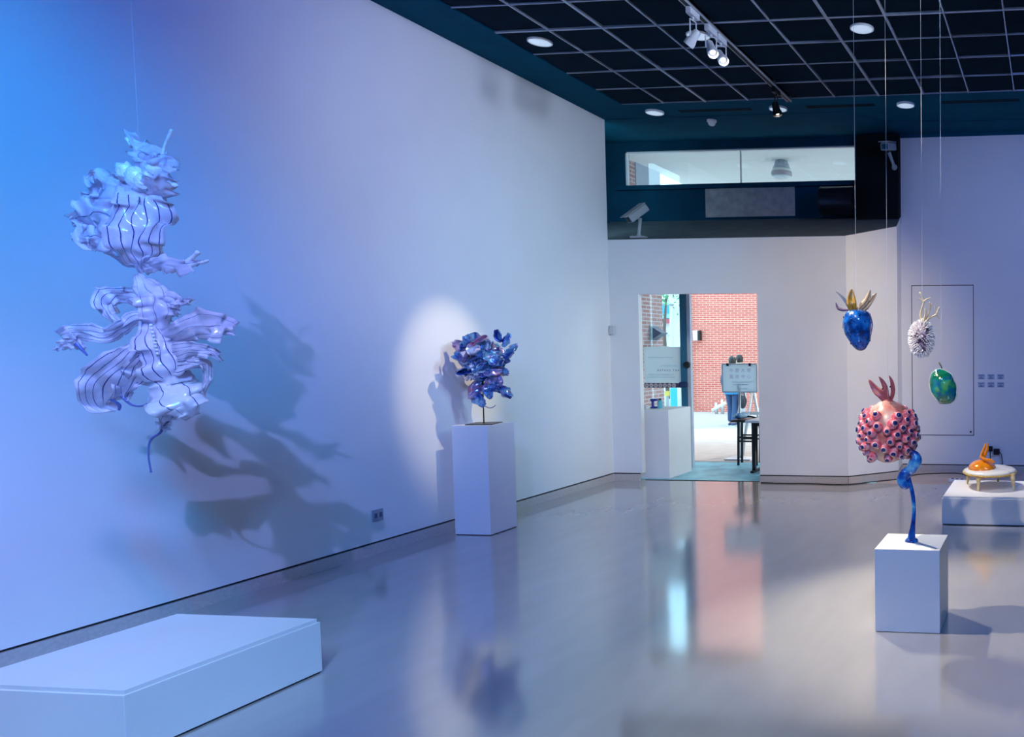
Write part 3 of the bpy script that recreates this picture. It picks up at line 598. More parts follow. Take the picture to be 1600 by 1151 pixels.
px_tube(fl, [(778, 590), (781, 598), (777, 606), (772, 608), (780, 613), (789, 615)], FY, 0.006, IRI[0], 'tendril')
px_tube(fl, [(755, 615), (760, 608), (764, 600)], FY, 0.006, IRI[1], 'tendril')

# ------------------------------------------------------------------ hanging fruits
def hang_wire(root, p, r=0.0011): return MB().tube([p, (p[0], p[1], 4.06)], r, 5).build('wire', M_WIRE, root)
def leaf(root, pts, Y0, w, mt, name='leaf', seed=0, veins=False):
    """a pointed folded leaf along pixel points"""
    P = [at(a, b, Y0+c) for a, b, c in catmull(pts, 12)]; vs = []; n = len(P)
    for i, p in enumerate(P):
        t = (P[min(i+1, n-1)]-P[max(i-1, 0)]).normalized(); view = (p-CAM).normalized(); s_ = t.cross(view).normalized(); v = i/(n-1)
        ww = w*math.sin(math.pi*(0.12+0.88*v))**0.8
        for u in (-1, -0.5, 0, 0.5, 1): vs.append(p+s_*u*ww-view*(0.35*ww*abs(u))*(1 if seed % 2 else -1)+view*0.1*ww*math.sin(9*v+seed))
    fs = [(i*5+j, i*5+j+1, (i+1)*5+j+1, (i+1)*5+j) for i in range(n-1) for j in range(4)]
    o = MB().add(vs, fs).build(name, mt, root, smooth=True, solid=0.0015)
    if veins: MB().tube([p-(p-CAM).normalized()*0.002 for p in P], [0.0016*(1-0.7*i/n) for i in range(n)], 5).build('midrib', mat('leaf_rib', (0.10, 0.05, 0.02)), o)
    return o
# blue strawberry
SY = 3.98; sc_ = at(1340, 512, SY)
st = thing('blue_strawberry', sc_, 'glossy deep blue strawberry with brown leaves hanging highest on the left', 'fruit sculpture', 'hanging fruit sculptures')
M_BLUEB = ramp_mat('blue_berry_glaze', [(0.30, (0.002, 0.008, 0.05)), (0.45, (0.003, 0.06, 0.32)), (0.62, (0.01, 0.16, 0.62)), (0.78, (0.05, 0.35, 0.75))], 22, rough=0.16, coat=1.0, bump=0.5, bscale=45)
mb = MB(); prof = [(0.010, 0.098), (0.035, 0.094), (0.060, 0.082), (0.074, 0.060), (0.080, 0.030), (0.078, 0.0), (0.070, -0.035), (0.056, -0.070), (0.038, -0.100), (0.020, -0.118), (0.0, -0.123)]
pf = catmull(prof, 26); base = sc_
for i, (r, hgt) in enumerate(pf):
    for k in range(28):
        a = 2*math.pi*k/28; d = Vector((math.cos(a), math.sin(a), 0)); g = 1+0.05*noise.noise(Vector((d.x*2, d.y*2, hgt*20)))+0.018*math.sin(7*a+hgt*90)
        mb.v.append(base+d*max(r, 0.0005)*g+Vector((0.016*max(0, -hgt)/0.123, 0, hgt)))
mb.f = [(i*28+k, i*28+(k+1) % 28, (i+1)*28+(k+1) % 28, (i+1)*28+k) for i in range(26) for k in range(28)]+[tuple(range(27, -1, -1))]
mb.build('berry', M_BLUEB, st, smooth=True)
M_SEED = mat('dark_seed', (0.004, 0.01, 0.04), rough=0.2)
seed0 = None
for k in range(42):
    z = 0.75-1.5*(k+0.5)/42; a = k*2.39996+0.3; hgt = 0.085*z/0.75-0.012
    r = next(r0+(r1-r0)*(hgt-h0)/(h1-h0) for (r0, h0), (r1, h1) in zip(prof, prof[1:]) if h1 <= hgt <= h0)
    if seed0 is None: o = seed0 = MB().sphere(sc_, (0.004, 0.004, 0.006), 8, 6).build('seed', M_SEED, st, smooth=True)
    else: o = seed0.copy(); COL.objects.link(o); o.parent = st
    o.location = (math.cos(a)*r*0.985+0.016*max(0, -hgt)/0.123, math.sin(a)*r*0.985, hgt)
M_LEAFB = mat('bronze_leaf', (0.34, 0.19, 0.02), rough=0.35, var=0.3, scale=30); M_LEAFP = mat('dried_pale_leaf', (0.55, 0.40, 0.26), rough=0.5, var=0.25, scale=40)
leaf(st, [(1335, 488, -.01), (1331, 476, -.02), (1330, 465, -.01), (1331, 451, 0)], SY, 0.026, M_LEAFB, 'bronze_leaf', 1, True)
leaf(st, [(1339, 486, 0), (1347, 478, 0), (1355, 468, 0), (1360, 452, 0)], SY, 0.018, M_LEAFP, 'dry_leaf', 2, True)
leaf(st, [(1340, 486, .01), (1350, 480, .01), (1360, 470, .01), (1370, 457, .01)], SY, 0.017, M_LEAFP, 'dry_leaf', 3, True)
leaf(st, [(1342, 487, .02), (1352, 482, .02), (1358, 474, .02), (1364, 468, .02)], SY, 0.012, mat('pale_leaf_back', (0.7, 0.66, 0.66)), 'dry_leaf', 4)
M_STEMG = mat('grey_stem', (0.16, 0.18, 0.26), rough=0.3)
leaf(st, [(1329, 486, 0), (1323, 474, 0), (1316, 464, 0), (1305, 454, 0)], SY, 0.008, M_STEMG, 'thin_leaf', 5)
leaf(st, [(1326, 484, 0), (1317, 484, 0), (1309, 481, 0), (1306, 472, 0)], SY, 0.008, mat('plum_leaf', (0.14, 0.08, 0.16)), 'thin_leaf', 6)
hang_wire(st, at(1338, 486, SY))
# spiny white fruit
PY = 4.22; pc = at(1440, 528, PY)
sp_ = thing('spiny_fruit', pc, 'white spiny rambutan-like fruit with pale branching crown hanging by the hatch', 'fruit sculpture', 'hanging fruit sculptures')
M_MAUVE = ramp_mat('mauve_skin', [(0.38, (0.05, 0.03, 0.06)), (0.48, (0.32, 0.17, 0.25)), (0.62, (0.60, 0.50, 0.58))], 30, rough=0.5)
MB().sphere(pc, (0.060, 0.056, 0.092), 24, 16).build('core', M_MAUVE, sp_, smooth=True)
M_SPINE = mat('white_spine', (0.82, 0.80, 0.82), rough=0.4); sm, dk = MB(), MB(); R3 = random.Random(5)
for k in range(470):
    z = 1-2*(k+0.5)/470; a = k*2.39996; r = math.sqrt(1-z*z); d = Vector((r*math.cos(a), r*math.sin(a), z)); q = pc+Vector((d.x*0.058, d.y*0.054, d.z*0.090))
    hub = noise.noise(d*2.3+Vector((4, 0, 0))); nr = Vector((d.x/0.06, d.y/0.056, d.z/0.092)).normalized()
    front = d.y < -0.55
    ln = R3.uniform(0.019, 0.028)*(0.55 if front and hub > -0.05 else 1); t = (nr+0.35*Vector((R3.uniform(-1, 1), R3.uniform(-1, 1), R3.uniform(-1, 1)))).normalized()
    if front and hub < -0.28: dk.tube([q, q+t*ln*0.7], [0.0035, 0.0006], 5); continue
    sm.tube([q, q+t*ln*0.6, q+t*ln+Vector((0, 0, -0.002))], [0.0046, 0.0034, 0.0004], 5)
tag(sm.build('spines', M_SPINE, sp_), kind='stuff'); tag(dk.build('dark_spines', mat('dark_spine', (0.04, 0.03, 0.06)), sp_), kind='stuff')
M_TWIG = mat('cream_twig', (0.62, 0.52, 0.34), rough=0.4, var=0.25, scale=60)
def twig(pts, r0=0.006, r1=0.003):
    P = [at(a, b, PY+c) for a, b, c in catmull(pts, 10)]; MB().tube(P, [r0+(r1-r0)*i/10 for i in range(11)], 7).build('branch', M_TWIG, sp_, smooth=True)
twig([(1441, 504, 0), (1438, 492, 0), (1441, 480, 0), (1444, 470, 0), (1441, 463, 0), (1437, 456, 0)]); twig([(1443, 472, 0), (1439, 468, 0), (1436, 466, 0)], .004, .003)
twig([(1443, 471, 0), (1447, 468, 0), (1454, 465, 0)], .005, .003); twig([(1443, 502, -.01), (1446, 490, -.01), (1445, 482, -.01)], .006, .004)
twig([(1444, 502, .01), (1451, 490, .01), (1453, 480, .01), (1452, 472, .01)], .006, .003); twig([(1453, 480, .01), (1456, 474, .01)], .003, .003)
twig([(1446, 504, 0), (1453, 496, 0), (1462, 492, 0), (1465, 486, 0), (1468, 479, 0)], .006, .003); twig([(1463, 491, 0), (1461, 483, 0), (1461, 476, 0)], .003, .002); twig([(1463, 492, 0), (1468, 498, 0)], .003, .002)
hang_wire(sp_, at(1441, 470, PY))
# green mango
MY = 4.42; mc = at(1474, 604, MY)
mg = thing('green_mango', mc, 'glossy blue green mango with a short stem hanging lowest beside the hatch edge', 'fruit sculpture', 'hanging fruit sculptures')
M_MANGO = ramp_mat('mango_glaze', [(0.30, (0.002, 0.05, 0.03)), (0.46, (0.004, 0.18, 0.09)), (0.53, (0.01, 0.12, 0.30)), (0.57, (0.01, 0.26, 0.14)), (0.80, (0.20, 0.42, 0.10))], 10, rough=0.14, coat=1.0, bump=0.35, bscale=40)
def mango_fn(d): return 1-0.22*d.x*d.z+0.08*noise.noise(d*2.2+Vector((3, 1, 0)))+0.06*(abs(d.x*d.z))-0.10*max(0, d.x-0.55)*(d.z > -0.3)
MB().sphere(mc, (0.080, 0.058, 0.100), 32, 22, mango_fn).build('fruit', M_MANGO, mg, smooth=True)
mb = MB(); rim = []
for k in range(25):
    a = 2*math.pi*k/24; d = Vector((math.cos(a), -0.10, math.sin(a))).normalized(); g = mango_fn(d)*1.005; rim.append(mc+Vector((d.x*0.080, d.y*0.058, d.z*0.100))*g)
mb.tube(rim, [0.0025+0.004*abs(noise.noise(p*30)) for p in rim], 6, False).build('pale_rim', mat('pale_green_rim', (0.66, 0.76, 0.60), rough=0.15, coat=1.0), mg, smooth=True)
px = [at(a, b, MY) for a, b in ((1472, 580), (1471, 573), (1467, 566))]; MB().tube(px, [0.004, 0.0035, 0.005], 8).build('stem', mat('dark_green_stem', (0.03, 0.05, 0.02)), mg, smooth=True)
hang_wire(mg, at(1471, 576, MY), 0.0009)
# pomegranate with eyes
GYY = 4.03; gc = at(1388, 674, GYY)
pg = thing('eye_pomegranate', gc, 'pink pomegranate covered in eyeballs, its blue root reaching the short pedestal', 'fruit sculpture', 'hanging fruit sculptures')
M_RIND = ramp_mat('pink_rind', [(0.3, (0.45, 0.07, 0.07)), (0.45, (0.60, 0.24, 0.21)), (0.6, (0.66, 0.44, 0.40)), (0.75, (0.52, 0.20, 0.18))], 12, rough=0.3, coat=0.6, sub=0.1)
def pom_fn(d): return 1+0.03*noise.noise(d*2)+(0.05*(d.z-0.6) if d.z > 0.6 else 0)
ER = Vector((0.140, 0.125, 0.168))
MB().sphere(gc, ER, 36, 24, pom_fn).build('rind', M_RIND, pg, smooth=True)
M_EYE = ramp_mat('pink_eyeball', [(0.30, (0.55, 0.03, 0.06)), (0.48, (0.76, 0.15, 0.20)), (0.66, (0.80, 0.42, 0.45))], 34, rough=0.15, coat=1.0)
M_PUP = mat('navy_pupil', (0.012, 0.018, 0.12), rough=0.08, coat=1.0); M_IRIS = mat('pale_iris_ring', (0.78, 0.40, 0.44), rough=0.1, coat=1.0)
eye0 = ir0 = pu0 = None; R4 = random.Random(3); N = 128; pts_ = []
for k in range(N):
    z = 1-2*(k+0.5)/N; a = k*2.39996; r = math.sqrt(1-z*z); d = Vector((r*math.cos(a), r*math.sin(a), z))
    if z > 0.66-0.25*(d.y < 0)*max(0, 1-abs(d.x)*3) or z < -0.80: continue
    gx = -0.05+0.10*math.sin(d.z*2.5)
    if d.y < 0 and abs(d.x-gx) < 0.085+0.12*max(0, d.z-0.15)+0.30*max(0, -d.z-0.45): continue
    if d.y < 0 and d.z < -0.45 and d.x < 0.05+gx and d.x > -0.45: continue
    pts_.append(d)
for d in pts_:
    nr = Vector((d.x/ER.x, d.y/ER.y, d.z/ER.z)).normalized(); q = Vector((d.x*ER.x, d.y*ER.y, d.z*ER.z))*pom_fn(d)
    face = (nr+0.30*Vector((R4.uniform(-1, 1), R4.uniform(-1, 1), R4.uniform(-.6, .9)))+Vector((0.05, -0.12, 0))).normalized(); s_ = R4.uniform(1.05, 1.42)
    if eye0 is None:
        o = eye0 = MB().sphere(gc, (0.0215, 0.0215, 0.0245), 14, 10).build('eyeball', M_EYE, pg, smooth=True)
        i_ = ir0 = MB().lathe([(0.0135, 0.0192), (0.0125, 0.0222), (0.0, 0.0240)], gc, 14).build('iris', M_IRIS, eye0, smooth=True)
        p_ = pu0 = MB().lathe([(0.0095, 0.0225), (0.0088, 0.0255), (0.0, 0.0268)], gc, 12).build('pupil', M_PUP, eye0, smooth=True)
        for x_ in (i_, p_):
            for v in x_.data.vertices: v.co = v.co+origin(eye0)-gc
    else:
        o = eye0.copy(); COL.objects.link(o); o.parent = pg
        for src in (ir0, pu0): c_ = src.copy(); COL.objects.link(c_); c_.parent = o
    o.location = q+nr*0.004; o.rotation_euler = Vector((0, 0, 1)).rotation_difference(face).to_euler(); o.scale = (s_, s_, s_)
M_SEPAL = mat('red_sepal', (0.34, 0.08, 0.09), rough=0.35, var=0.35, scale=40)
leaf(pg, [(1386, 630, 0), (1378, 617, 0), (1368, 608, 0), (1357, 592, 0)], GYY-.02, 0.024, M_SEPAL, 'sepal', 1)
leaf(pg, [(1387, 630, 0), (1385, 612, 0), (1380, 598, 0), (1373, 588, 0)], GYY, 0.014, M_SEPAL, 'sepal', 2)
leaf(pg, [(1390, 630, 0), (1395, 614, 0), (1394, 598, 0), (1389, 586, 0)], GYY, 0.012, M_SEPAL, 'sepal', 3)
MB().lathe(catmull([(0.066, -0.022), (0.040, 0.002), (0.020, 0.018), (0.014, 0.034)], 10), gc+Vector((0, 0, 0.158)), 16).build('crown', M_SEPAL, pg, smooth=True)
for x, y in ((1379, 607), (1391, 604)): MB().sphere(at(x, y, GYY-.02), 0.0045, 8, 6).build('bead', M_DARK, pg, smooth=True)
M_ROOT = ramp_mat('blue_root_glaze', [(0.32, (0.004, 0.03, 0.22)), (0.48, (0.01, 0.10, 0.48)), (0.60, (0.05, 0.30, 0.66)), (0.75, (0.25, 0.55, 0.75))], 18, rough=0.18, coat=0.8, bump=0.3)
def root_tube(pts, name, n=28):
    sp = catmull(pts, n); P = [at(a, b, GYY+c) for a, b, c, w in sp]; mb = MB().tube(P, [w*0.00345 for _, _, _, w in sp], 14); return mb.build(name, M_ROOT, pg, smooth=True)
root_tube([(1421, 704, 0, 4), (1430, 711, -.01, 7), (1431, 720, -.01, 10), (1425, 731, -.01, 9), (1419, 740, 0, 6), (1414, 748, 0, 5)], 'root_fold')
root_tube([(1421, 731, -.01, 4), (1413, 738, -.02, 7), (1409, 749, -.02, 8), (1414, 758, -.02, 7), (1421, 757, -.01, 4)], 'root_fold')
root_tube([(1417, 738, .01, 4), (1421, 752, .01, 3.6), (1426, 772, .01, 3.4), (1428, 795, .005, 3.2), (1427, 815, 0, 3.6), (1425, 832, 0, 5.4), (1424, 843, 0, 7.0)], 'root')
pt = at(1424.5, 845, 4.04); MB().lathe([(0.038, 0), (0.036, 0.008), (0.028, 0.016), (0.02, 0.02)], (pt.x, 4.035, 0.4418), 22).build('root_foot', M_ROOT, pg, smooth=True)
hang_wire(pg, gc+Vector((0.0, 0, 0.19)), 0.0010)

# ------------------------------------------------------------------ egg table
M_EGG = mat('egg_white_glaze', (0.80, 0.78, 0.70), rough=0.25, coat=0.4, var=0.03); M_YOLK = mat('orange_yolk_glaze', (0.85, 0.25, 0.005), rough=0.10, coat=1.0, var=0.12, scale=20)
M_CRUST = mat('golden_crust', (0.60, 0.38, 0.08), rough=0.4, var=0.45, scale=70); M_LEG = ramp_mat('cream_leg_glaze', [(0.3, (0.45, 0.24, 0.05)), (0.45, (0.66, 0.52, 0.24)), (0.7, (0.76, 0.68, 0.42))], 25, rough=0.3)
EX, EY = -0.520, 6.755; ZP = 0.242
et = thing('egg_table', (EX, EY, ZP), 'small fried egg table sculpture with orange yolk and cream legs', 'sculpture')
def egg_r(a): return 1+0.05*noise.noise(Vector((math.cos(a)*1.5, math.sin(a)*1.5, 1)))+0.035*noise.noise(Vector((math.cos(a)*5, math.sin(a)*5, 4)))+0.02*noise.noise(Vector((math.cos(a)*14, math.sin(a)*14, 2)))
ew, ec = MB(), MB(); NA = 72
for r, z in ((0.0, 0.178), (0.5, 0.176), (0.85, 0.168), (0.97, 0.158), (1.0, 0.146), (0.985, 0.137), (0.9, 0.134), (0, 0.134)):
    for k in range(NA):
        a = 2*math.pi*k/NA; g = egg_r(a); ew.v.append(Vector((EX+0.238*r*g*math.cos(a), EY+0.275*r*g*math.sin(a), ZP+z)))
ew.f = [(i*NA+k, i*NA+(k+1) % NA, (i+1)*NA+(k+1) % NA, (i+1)*NA+k) for i in range(7) for k in range(NA)]
ew.build('egg_white', M_EGG, et, smooth=True)
ec.tube([Vector((EX+0.236*egg_r(2*math.pi*k/NA)*math.cos(2*math.pi*k/NA), EY+0.272*egg_r(2*math.pi*k/NA)*math.sin(2*math.pi*k/NA), ZP+0.136)) for k in range(NA+1)], [0.009+0.005*noise.noise(Vector((k*0.9, 0, 0))) for k in range(NA+1)], 8, False).build('crust', M_CRUST, et, smooth=True)
for (x, y) in ((-0.736, 6.865), (-0.608, 6.53), (-0.464, 7.01), (-0.300, 6.61)):
    MB().tube([(x, y, ZP), (x, y, ZP+0.02), (x+(EX-x)*0.03, y, ZP+0.08), (x+(EX-x)*0.06, y, ZP+0.145)], [0.007, 0.010, 0.017, 0.027], 12).build('leg', M_LEG, et, smooth=True)
yc = Vector((-0.585, 6.72, ZP+0.168))
MB().sphere(yc, (0.128, 0.15, 0.085), 32, 18, lambda d: 1+0.05*noise.noise(d*1.5)-0.12*max(0, d.x)*max(0, d.z)).build('yolk', M_YOLK, et, smooth=True)
def et_tube(pts, name):
    sp = catmull(pts, 14); MB().tube([at(a, b, 6.70+c) for a, b, c, w in sp], [w*0.0056 for _, _, _, w in sp], 10).build(name, M_YOLK, et, smooth=True)
et_tube([(1533, 716, 0, 3.4), (1535, 708, 0, 2.8), (1538, 700, 0, 2.2), (1540, 692.5, 0, 0.9)], 'finger')
et_tube([(1538, 713, .03, 3.0), (1541, 706, .03, 2.2), (1543, 700, .03, 2.0), (1543, 692, .03, 0.8)], 'finger')
et_tube([(1534, 714, -.03, 2.4), (1539, 718, -.05, 3.0), (1547, 719, -.06, 3.0), (1554, 722, -.06, 1.8)], 'fold')

# ------------------------------------------------------------------ things along the back wall
M_CABLE = mat('black_cable', (0.01, 0.015, 0.02), rough=0.5)
cb = MB().tube([Vector(p) for p in catmull([(-3.16, 8.05, .006), (-2.9, 8.03, .006), (-2.6, 8.04, .006), (-2.2, 8.02, .006), (-1.9, 8.24, .006), (-1.66, 8.44, .006), (-1.5, 8.75, .006), (-1.1, 8.85, .006), (-0.95, 8.72, .006)], 60)], 0.006, 6)
tag(cb.build('floor_cable', M_CABLE, smooth=True), 'black cable lying along the entrance baseboard on the floor', 'cable')
t = thing('power_strip', (-0.98, 8.30, 0), 'pale power strip on the floor behind the egg table plinth', 'power strip')
MB().box(-1.10, -0.86, 8.27, 8.33, 0, 0.035, -0.25).build('housing', M_FIX, t, bevel=0.006)
for k in range(4): MB().lathe([(0.016, 0), (0.016, 0.003)], (-1.06+k*0.055, 8.315-k*0.013, 0.0345), 12).build('socket', M_DARK, t)
t = thing('wall_plugs', (-0.62, YB, 0.25), 'dark plugs and dangling cords in the back wall sockets', 'plugs')
MB().box(-0.72, -0.66, YB-0.035, YB, 0.255, 0.315).build('plug', M_BLKMET, t, bevel=0.006)
MB().box(-0.65, -0.575, YB-0.045, YB, 0.215, 0.285).build('plug', M_BLKMET, t, bevel=0.006)
MB().tube([(-0.69, YB-0.03, 0.26), (-0.685, YB-0.035, 0.18), (-0.69, YB-0.03, 0.09), (-0.70, YB-0.05, 0.01)], 0.006, 6).build('cord', M_CABLE, t, smooth=True)
MB().tube([(-0.60, YB-0.03, 0.28), (-0.555, YB-0.04, 0.22), (-0.54, YB-0.04, 0.12), (-0.55, YB-0.06, 0.01)], 0.006, 6).build('cord', M_CABLE, t, smooth=True)

# ------------------------------------------------------------------ outside
GZ = lambda y: 0.0 if y < 10.3 else -0.0365*(y-10.3)
g = MB(); ys = [YF+0.07, 10.3, 45.0]
g.add([Vector((x, y, GZ(y)-0.02*0)) for y in ys for x in (-45, 20)]+[Vector((x, y, GZ(y)-0.3)) for y in ys for x in (-45, 20)],
      [(0, 1, 3, 2), (2, 3, 5, 4), (6, 8, 9, 7), (8, 10, 11, 9), (0, 6, 7, 1), (4, 5, 11, 10), (0, 2, 8, 6), (2, 4, 10, 8), (1, 7, 9, 3), (3, 9, 11, 5)])
struct(g.build('ground', M_GROUND))
struct(MB().box(-5.45, -1.9, YF+0.076, 9.47, 0.0, 0.003).build('floor_lobby', mat('blue_shade_floor', (0.36, 0.72, 0.84), rough=0.5, spec=0.15, var=0.25, scale=5)))  # blue of the daylight shade put into the floor colour
struct(MB().box(DL, DR, YF+0.055, YF+0.075, 0, 0.004).build('trim_7', M_DARK))
struct(MB().box(-2.25, BX-0.07, YB, YB+0.12, 0, 2.35).build('wall_facade', M_WALL))
can = struct(MB().box(-6.37, 14.0, YB+0.12, 12.98, 4.35, 4.62).build('trim_8', M_SOFFIT))
sw = struct(MB().box(-6.62, -6.345, YB+0.12, 12.0, GZ(12)-0.1, 4.35).build('wall_side', M_BRICK2))
box('grey_panel', (-6.345, -6.33, 11.27, 12.0, 2.85, 4.35), mat('grey_render', (0.42, 0.46, 0.55), rough=0.7), sw)
struct(MB().box(-10.58, 6.0, 21.69, 22.2, GZ(22)-0.2, 8.4).build('wall_brick', M_BRICK))
# glazing left of the way out, with its printed sheet
M_TEAL = mat('teal_frame', (0.03, 0.18, 0.32), rough=0.35, metal=0.3)
gl = struct(MB().box(-5.45, -4.535, YB+0.03, YB+0.036, 0.0, 2.35).build('window_2', M_GLASS))
MB().box(-4.537, -4.462, YB, YB+0.09, 0, 2.35).build('mullion', M_TEAL, gl)
MB().box(-4.460, -4.415, YB+0.02, YB+0.07, 0, 2.35).build('door_edge', mat('pale_lilac_edge', (0.62, 0.66, 0.80)), gl)
MB().box(-4.552, -4.440, YB-0.03, YB, 1.010, 1.075).build('latch_plate', mat('latch_navy', (0.015, 0.04, 0.14), rough=0.4), gl, bevel=0.012)
MB().lathe([(0.042, 0), (0.042, 0.02), (0.034, 0.03)], (-4.452, YB, 1.285), 18, (0, -1, 0)).build('pull_knob', M_BLKMET, gl, smooth=True, auto=True)
def paper_mat(name, col, tr=0.5):
    m = bpy.data.materials.new(name); m.use_nodes = True; nt = m.node_tree; b = nt.nodes['Principled BSDF']; L = nt.links.new
    nz = nt.nodes.new('ShaderNodeTexNoise'); nz.inputs['Scale'].default_value = 4; rp = nt.nodes.new('ShaderNodeValToRGB')
    rp.color_ramp.elements[0].color = (*[c*0.96 for c in col], 1); rp.color_ramp.elements[1].color = (*col, 1)
    L(nz.outputs['Fac'], rp.inputs['Fac']); L(rp.outputs[0], b.inputs['Base Color']); b.inputs['Roughness'].default_value = 0.6
    t = nt.nodes.new('ShaderNodeBsdfTranslucent'); L(rp.outputs[0], t.inputs[0]); x = nt.nodes.new('ShaderNodeMixShader'); x.inputs[0].default_value = tr
    L(b.outputs[0], x.inputs[1]); L(t.outputs[0], x.inputs[2]); L(x.outputs[0], nt.nodes['Material Output'].inputs[0]); return m
sh = thing('printed_sheet', (-4.77, YB+0.02, 1.29), 'pale sheet on the glass with the art centre name seen reversed', 'poster')
top = [(-5.018+0.491*i/12, 1.508+0.010*math.sin(math.pi*max(0, min(1, (i-3)/6)))**2) for i in range(13)]
sv = [Vector((x, y, z)) for y in (YB+0.016, YB+0.019) for x, z in top+[(-4.527, 1.062), (-5.018, 1.062)]]
MB().add(sv, [tuple(range(15)), tuple(range(29, 14, -1))]+[(i, (i+1) % 15, 15+(i+1) % 15, 15+i) for i in range(15)]).build('sheet', paper_mat('pale_cyan_sheet', (0.90, 0.98, 1.0), 0.6), sh)
M_TXT = mat('dark_print', (0.05, 0.10, 0.22)); M_TXT2 = mat('pale_print', (0.52, 0.72, 0.82))
text_obj('lettering', 'A R T   C E N T E R', 0.034, M_TXT, (-4.707, YB+0.0145, 1.2155), (-1, 0, 0), (0, 0, 1), sh)
text_obj('lettering', '\u4e2d\u539f\u5927\u5b78\u85dd\u8853\u4e2d\u5fc3', 0.030, M_TXT2, (-4.70, YB+0.0145, 1.268), (-1, 0, 0), (0, 0, 1), sh)
for z, x0, x1 in ((1.377, -4.975, -4.64), (1.165, -4.97, -4.63), (1.130, -4.99, -4.62)):
    box('print_line', (x0, x1, YB+0.0148, YB+0.0155, z-0.008, z+0.008), mat('faint_print', (0.72, 0.88, 0.93)), sh)
bs = thing('badge_strip', (-4.77, YB+0.02, 1.03), 'dark strip of round pink badges below the printed sheet on the glass', 'sticker strip')
MB().box(-5.02, -4.535, YB+0.012, YB+0.019, 1.000, 1.060).build('strip', mat('plum_strip', (0.10, 0.07, 0.16)), bs)
for k in range(7):
    x = -4.988+k*0.0587; MB().lathe([(0.026, 0), (0.026, 0.004)], (x, YB+0.012, 1.029), 18, (0, -1, 0)).build('badge', paper_mat('pink_white_badge', (1.0, 0.92, 0.95), 0.5) if k == 0 else bpy.data.materials['pink_white_badge'], bs)
    MB().lathe([(0.010, 0), (0.010, 0.005)], (x, YB+0.012, 1.029), 12, (0, -1, 0)).build('badge_centre', mat('badge_centre', (0.55, 0.42, 0.50)), bs)
# small things on the doorway pedestal
DZ = 0.790
t = thing('tape_dispenser', (-4.585, 8.45, DZ), 'small dark blue dispenser standing on the doorway pedestal', 'dispenser')
M_DB = mat('royal_blue_plastic', (0.01, 0.03, 0.28), rough=0.3)
MB().box(-4.625, -4.560, 8.42, 8.48, DZ, DZ+0.022).build('foot', M_DB, t, bevel=0.005); MB().box(-4.618, -4.600, 8.43, 8.47, DZ+0.02, DZ+0.09).build('column', M_DB, t, bevel=0.004)
MB().box(-4.628, -4.555, 8.42, 8.48, DZ+0.085, DZ+0.112).build('head', M_DB, t, bevel=0.008)
t = thing('water_bottle', (-4.52, 8.45, DZ), 'translucent cyan bottle with dark cap on the doorway pedestal', 'bottle')
MB().lathe(catmull([(0.028, 0), (0.030, 0.01), (0.030, 0.075), (0.020, 0.092), (0.013, 0.098)], 12), (-4.52, 8.45, DZ), 18).build('flask', mat('cyan_plastic', (0.20, 0.70, 0.85), rough=0.1, trans=0.4), t, smooth=True)
MB().lathe([(0.015, 0.096), (0.015, 0.114), (0.012, 0.116)], (-4.52, 8.45, DZ), 14).build('cap', mat('dark_green_cap', (0.01, 0.07, 0.10)), t, smooth=True, auto=True)
t = thing('paper_cup', (-4.655, 8.40, DZ), 'low white cup lid at the pedestal corner beside the opening jamb', 'cup')
MB().lathe([(0.026, 0), (0.030, 0.028), (0.033, 0.03), (0.030, 0.036), (0.0, 0.036)], (-4.655, 8.40, DZ), 18).build('cup_body', M_FIX, t, smooth=True, auto=True)
MB().lathe([(0.024, 0.036), (0.022, 0.041), (0, 0.042)], (-4.655, 8.40, DZ), 14).build('lid_top', M_FIX, t)
# wall lights
t = thing('wedge_wall_light', (-6.345, 11.68, 1.70), 'dark wedge shaped wall light on the brown brick side wall', 'wall light')
MB().add([(-6.345, 11.60, 1.615), (-6.345, 11.60, 1.845), (-6.345, 11.80, 1.845), (-6.345, 11.80, 1.615), (-6.15, 11.60, 1.73), (-6.15, 11.80, 1.73)],
         [(0, 1, 4), (3, 5, 2), (1, 2, 5, 4), (0, 4, 5, 3), (0, 3, 2, 1)]).build('shade', mat('wedge_navy', (0.02, 0.06, 0.13), rough=0.4), t)
MB().box(-6.345, -6.335, 11.58, 11.82, 1.60, 1.86).build('back_plate', M_CAMGREY, t)
p = at(1091, 524, 21.69); t = thing('drum_wall_light', p, 'white drum wall light on the sunlit pink brick wall', 'wall light')
MB().lathe([(0.085, -0.15), (0.09, -0.14), (0.09, 0.14), (0.085, 0.15)], (p.x-0.02, 21.59, p.z), 20).build('drum', M_FIX, t, smooth=True, auto=True)
MB().box(p.x+0.05, p.x+0.11, 21.53, 21.69, p.z-0.14, p.z+0.14).build('bracket', M_BLKMET, t)
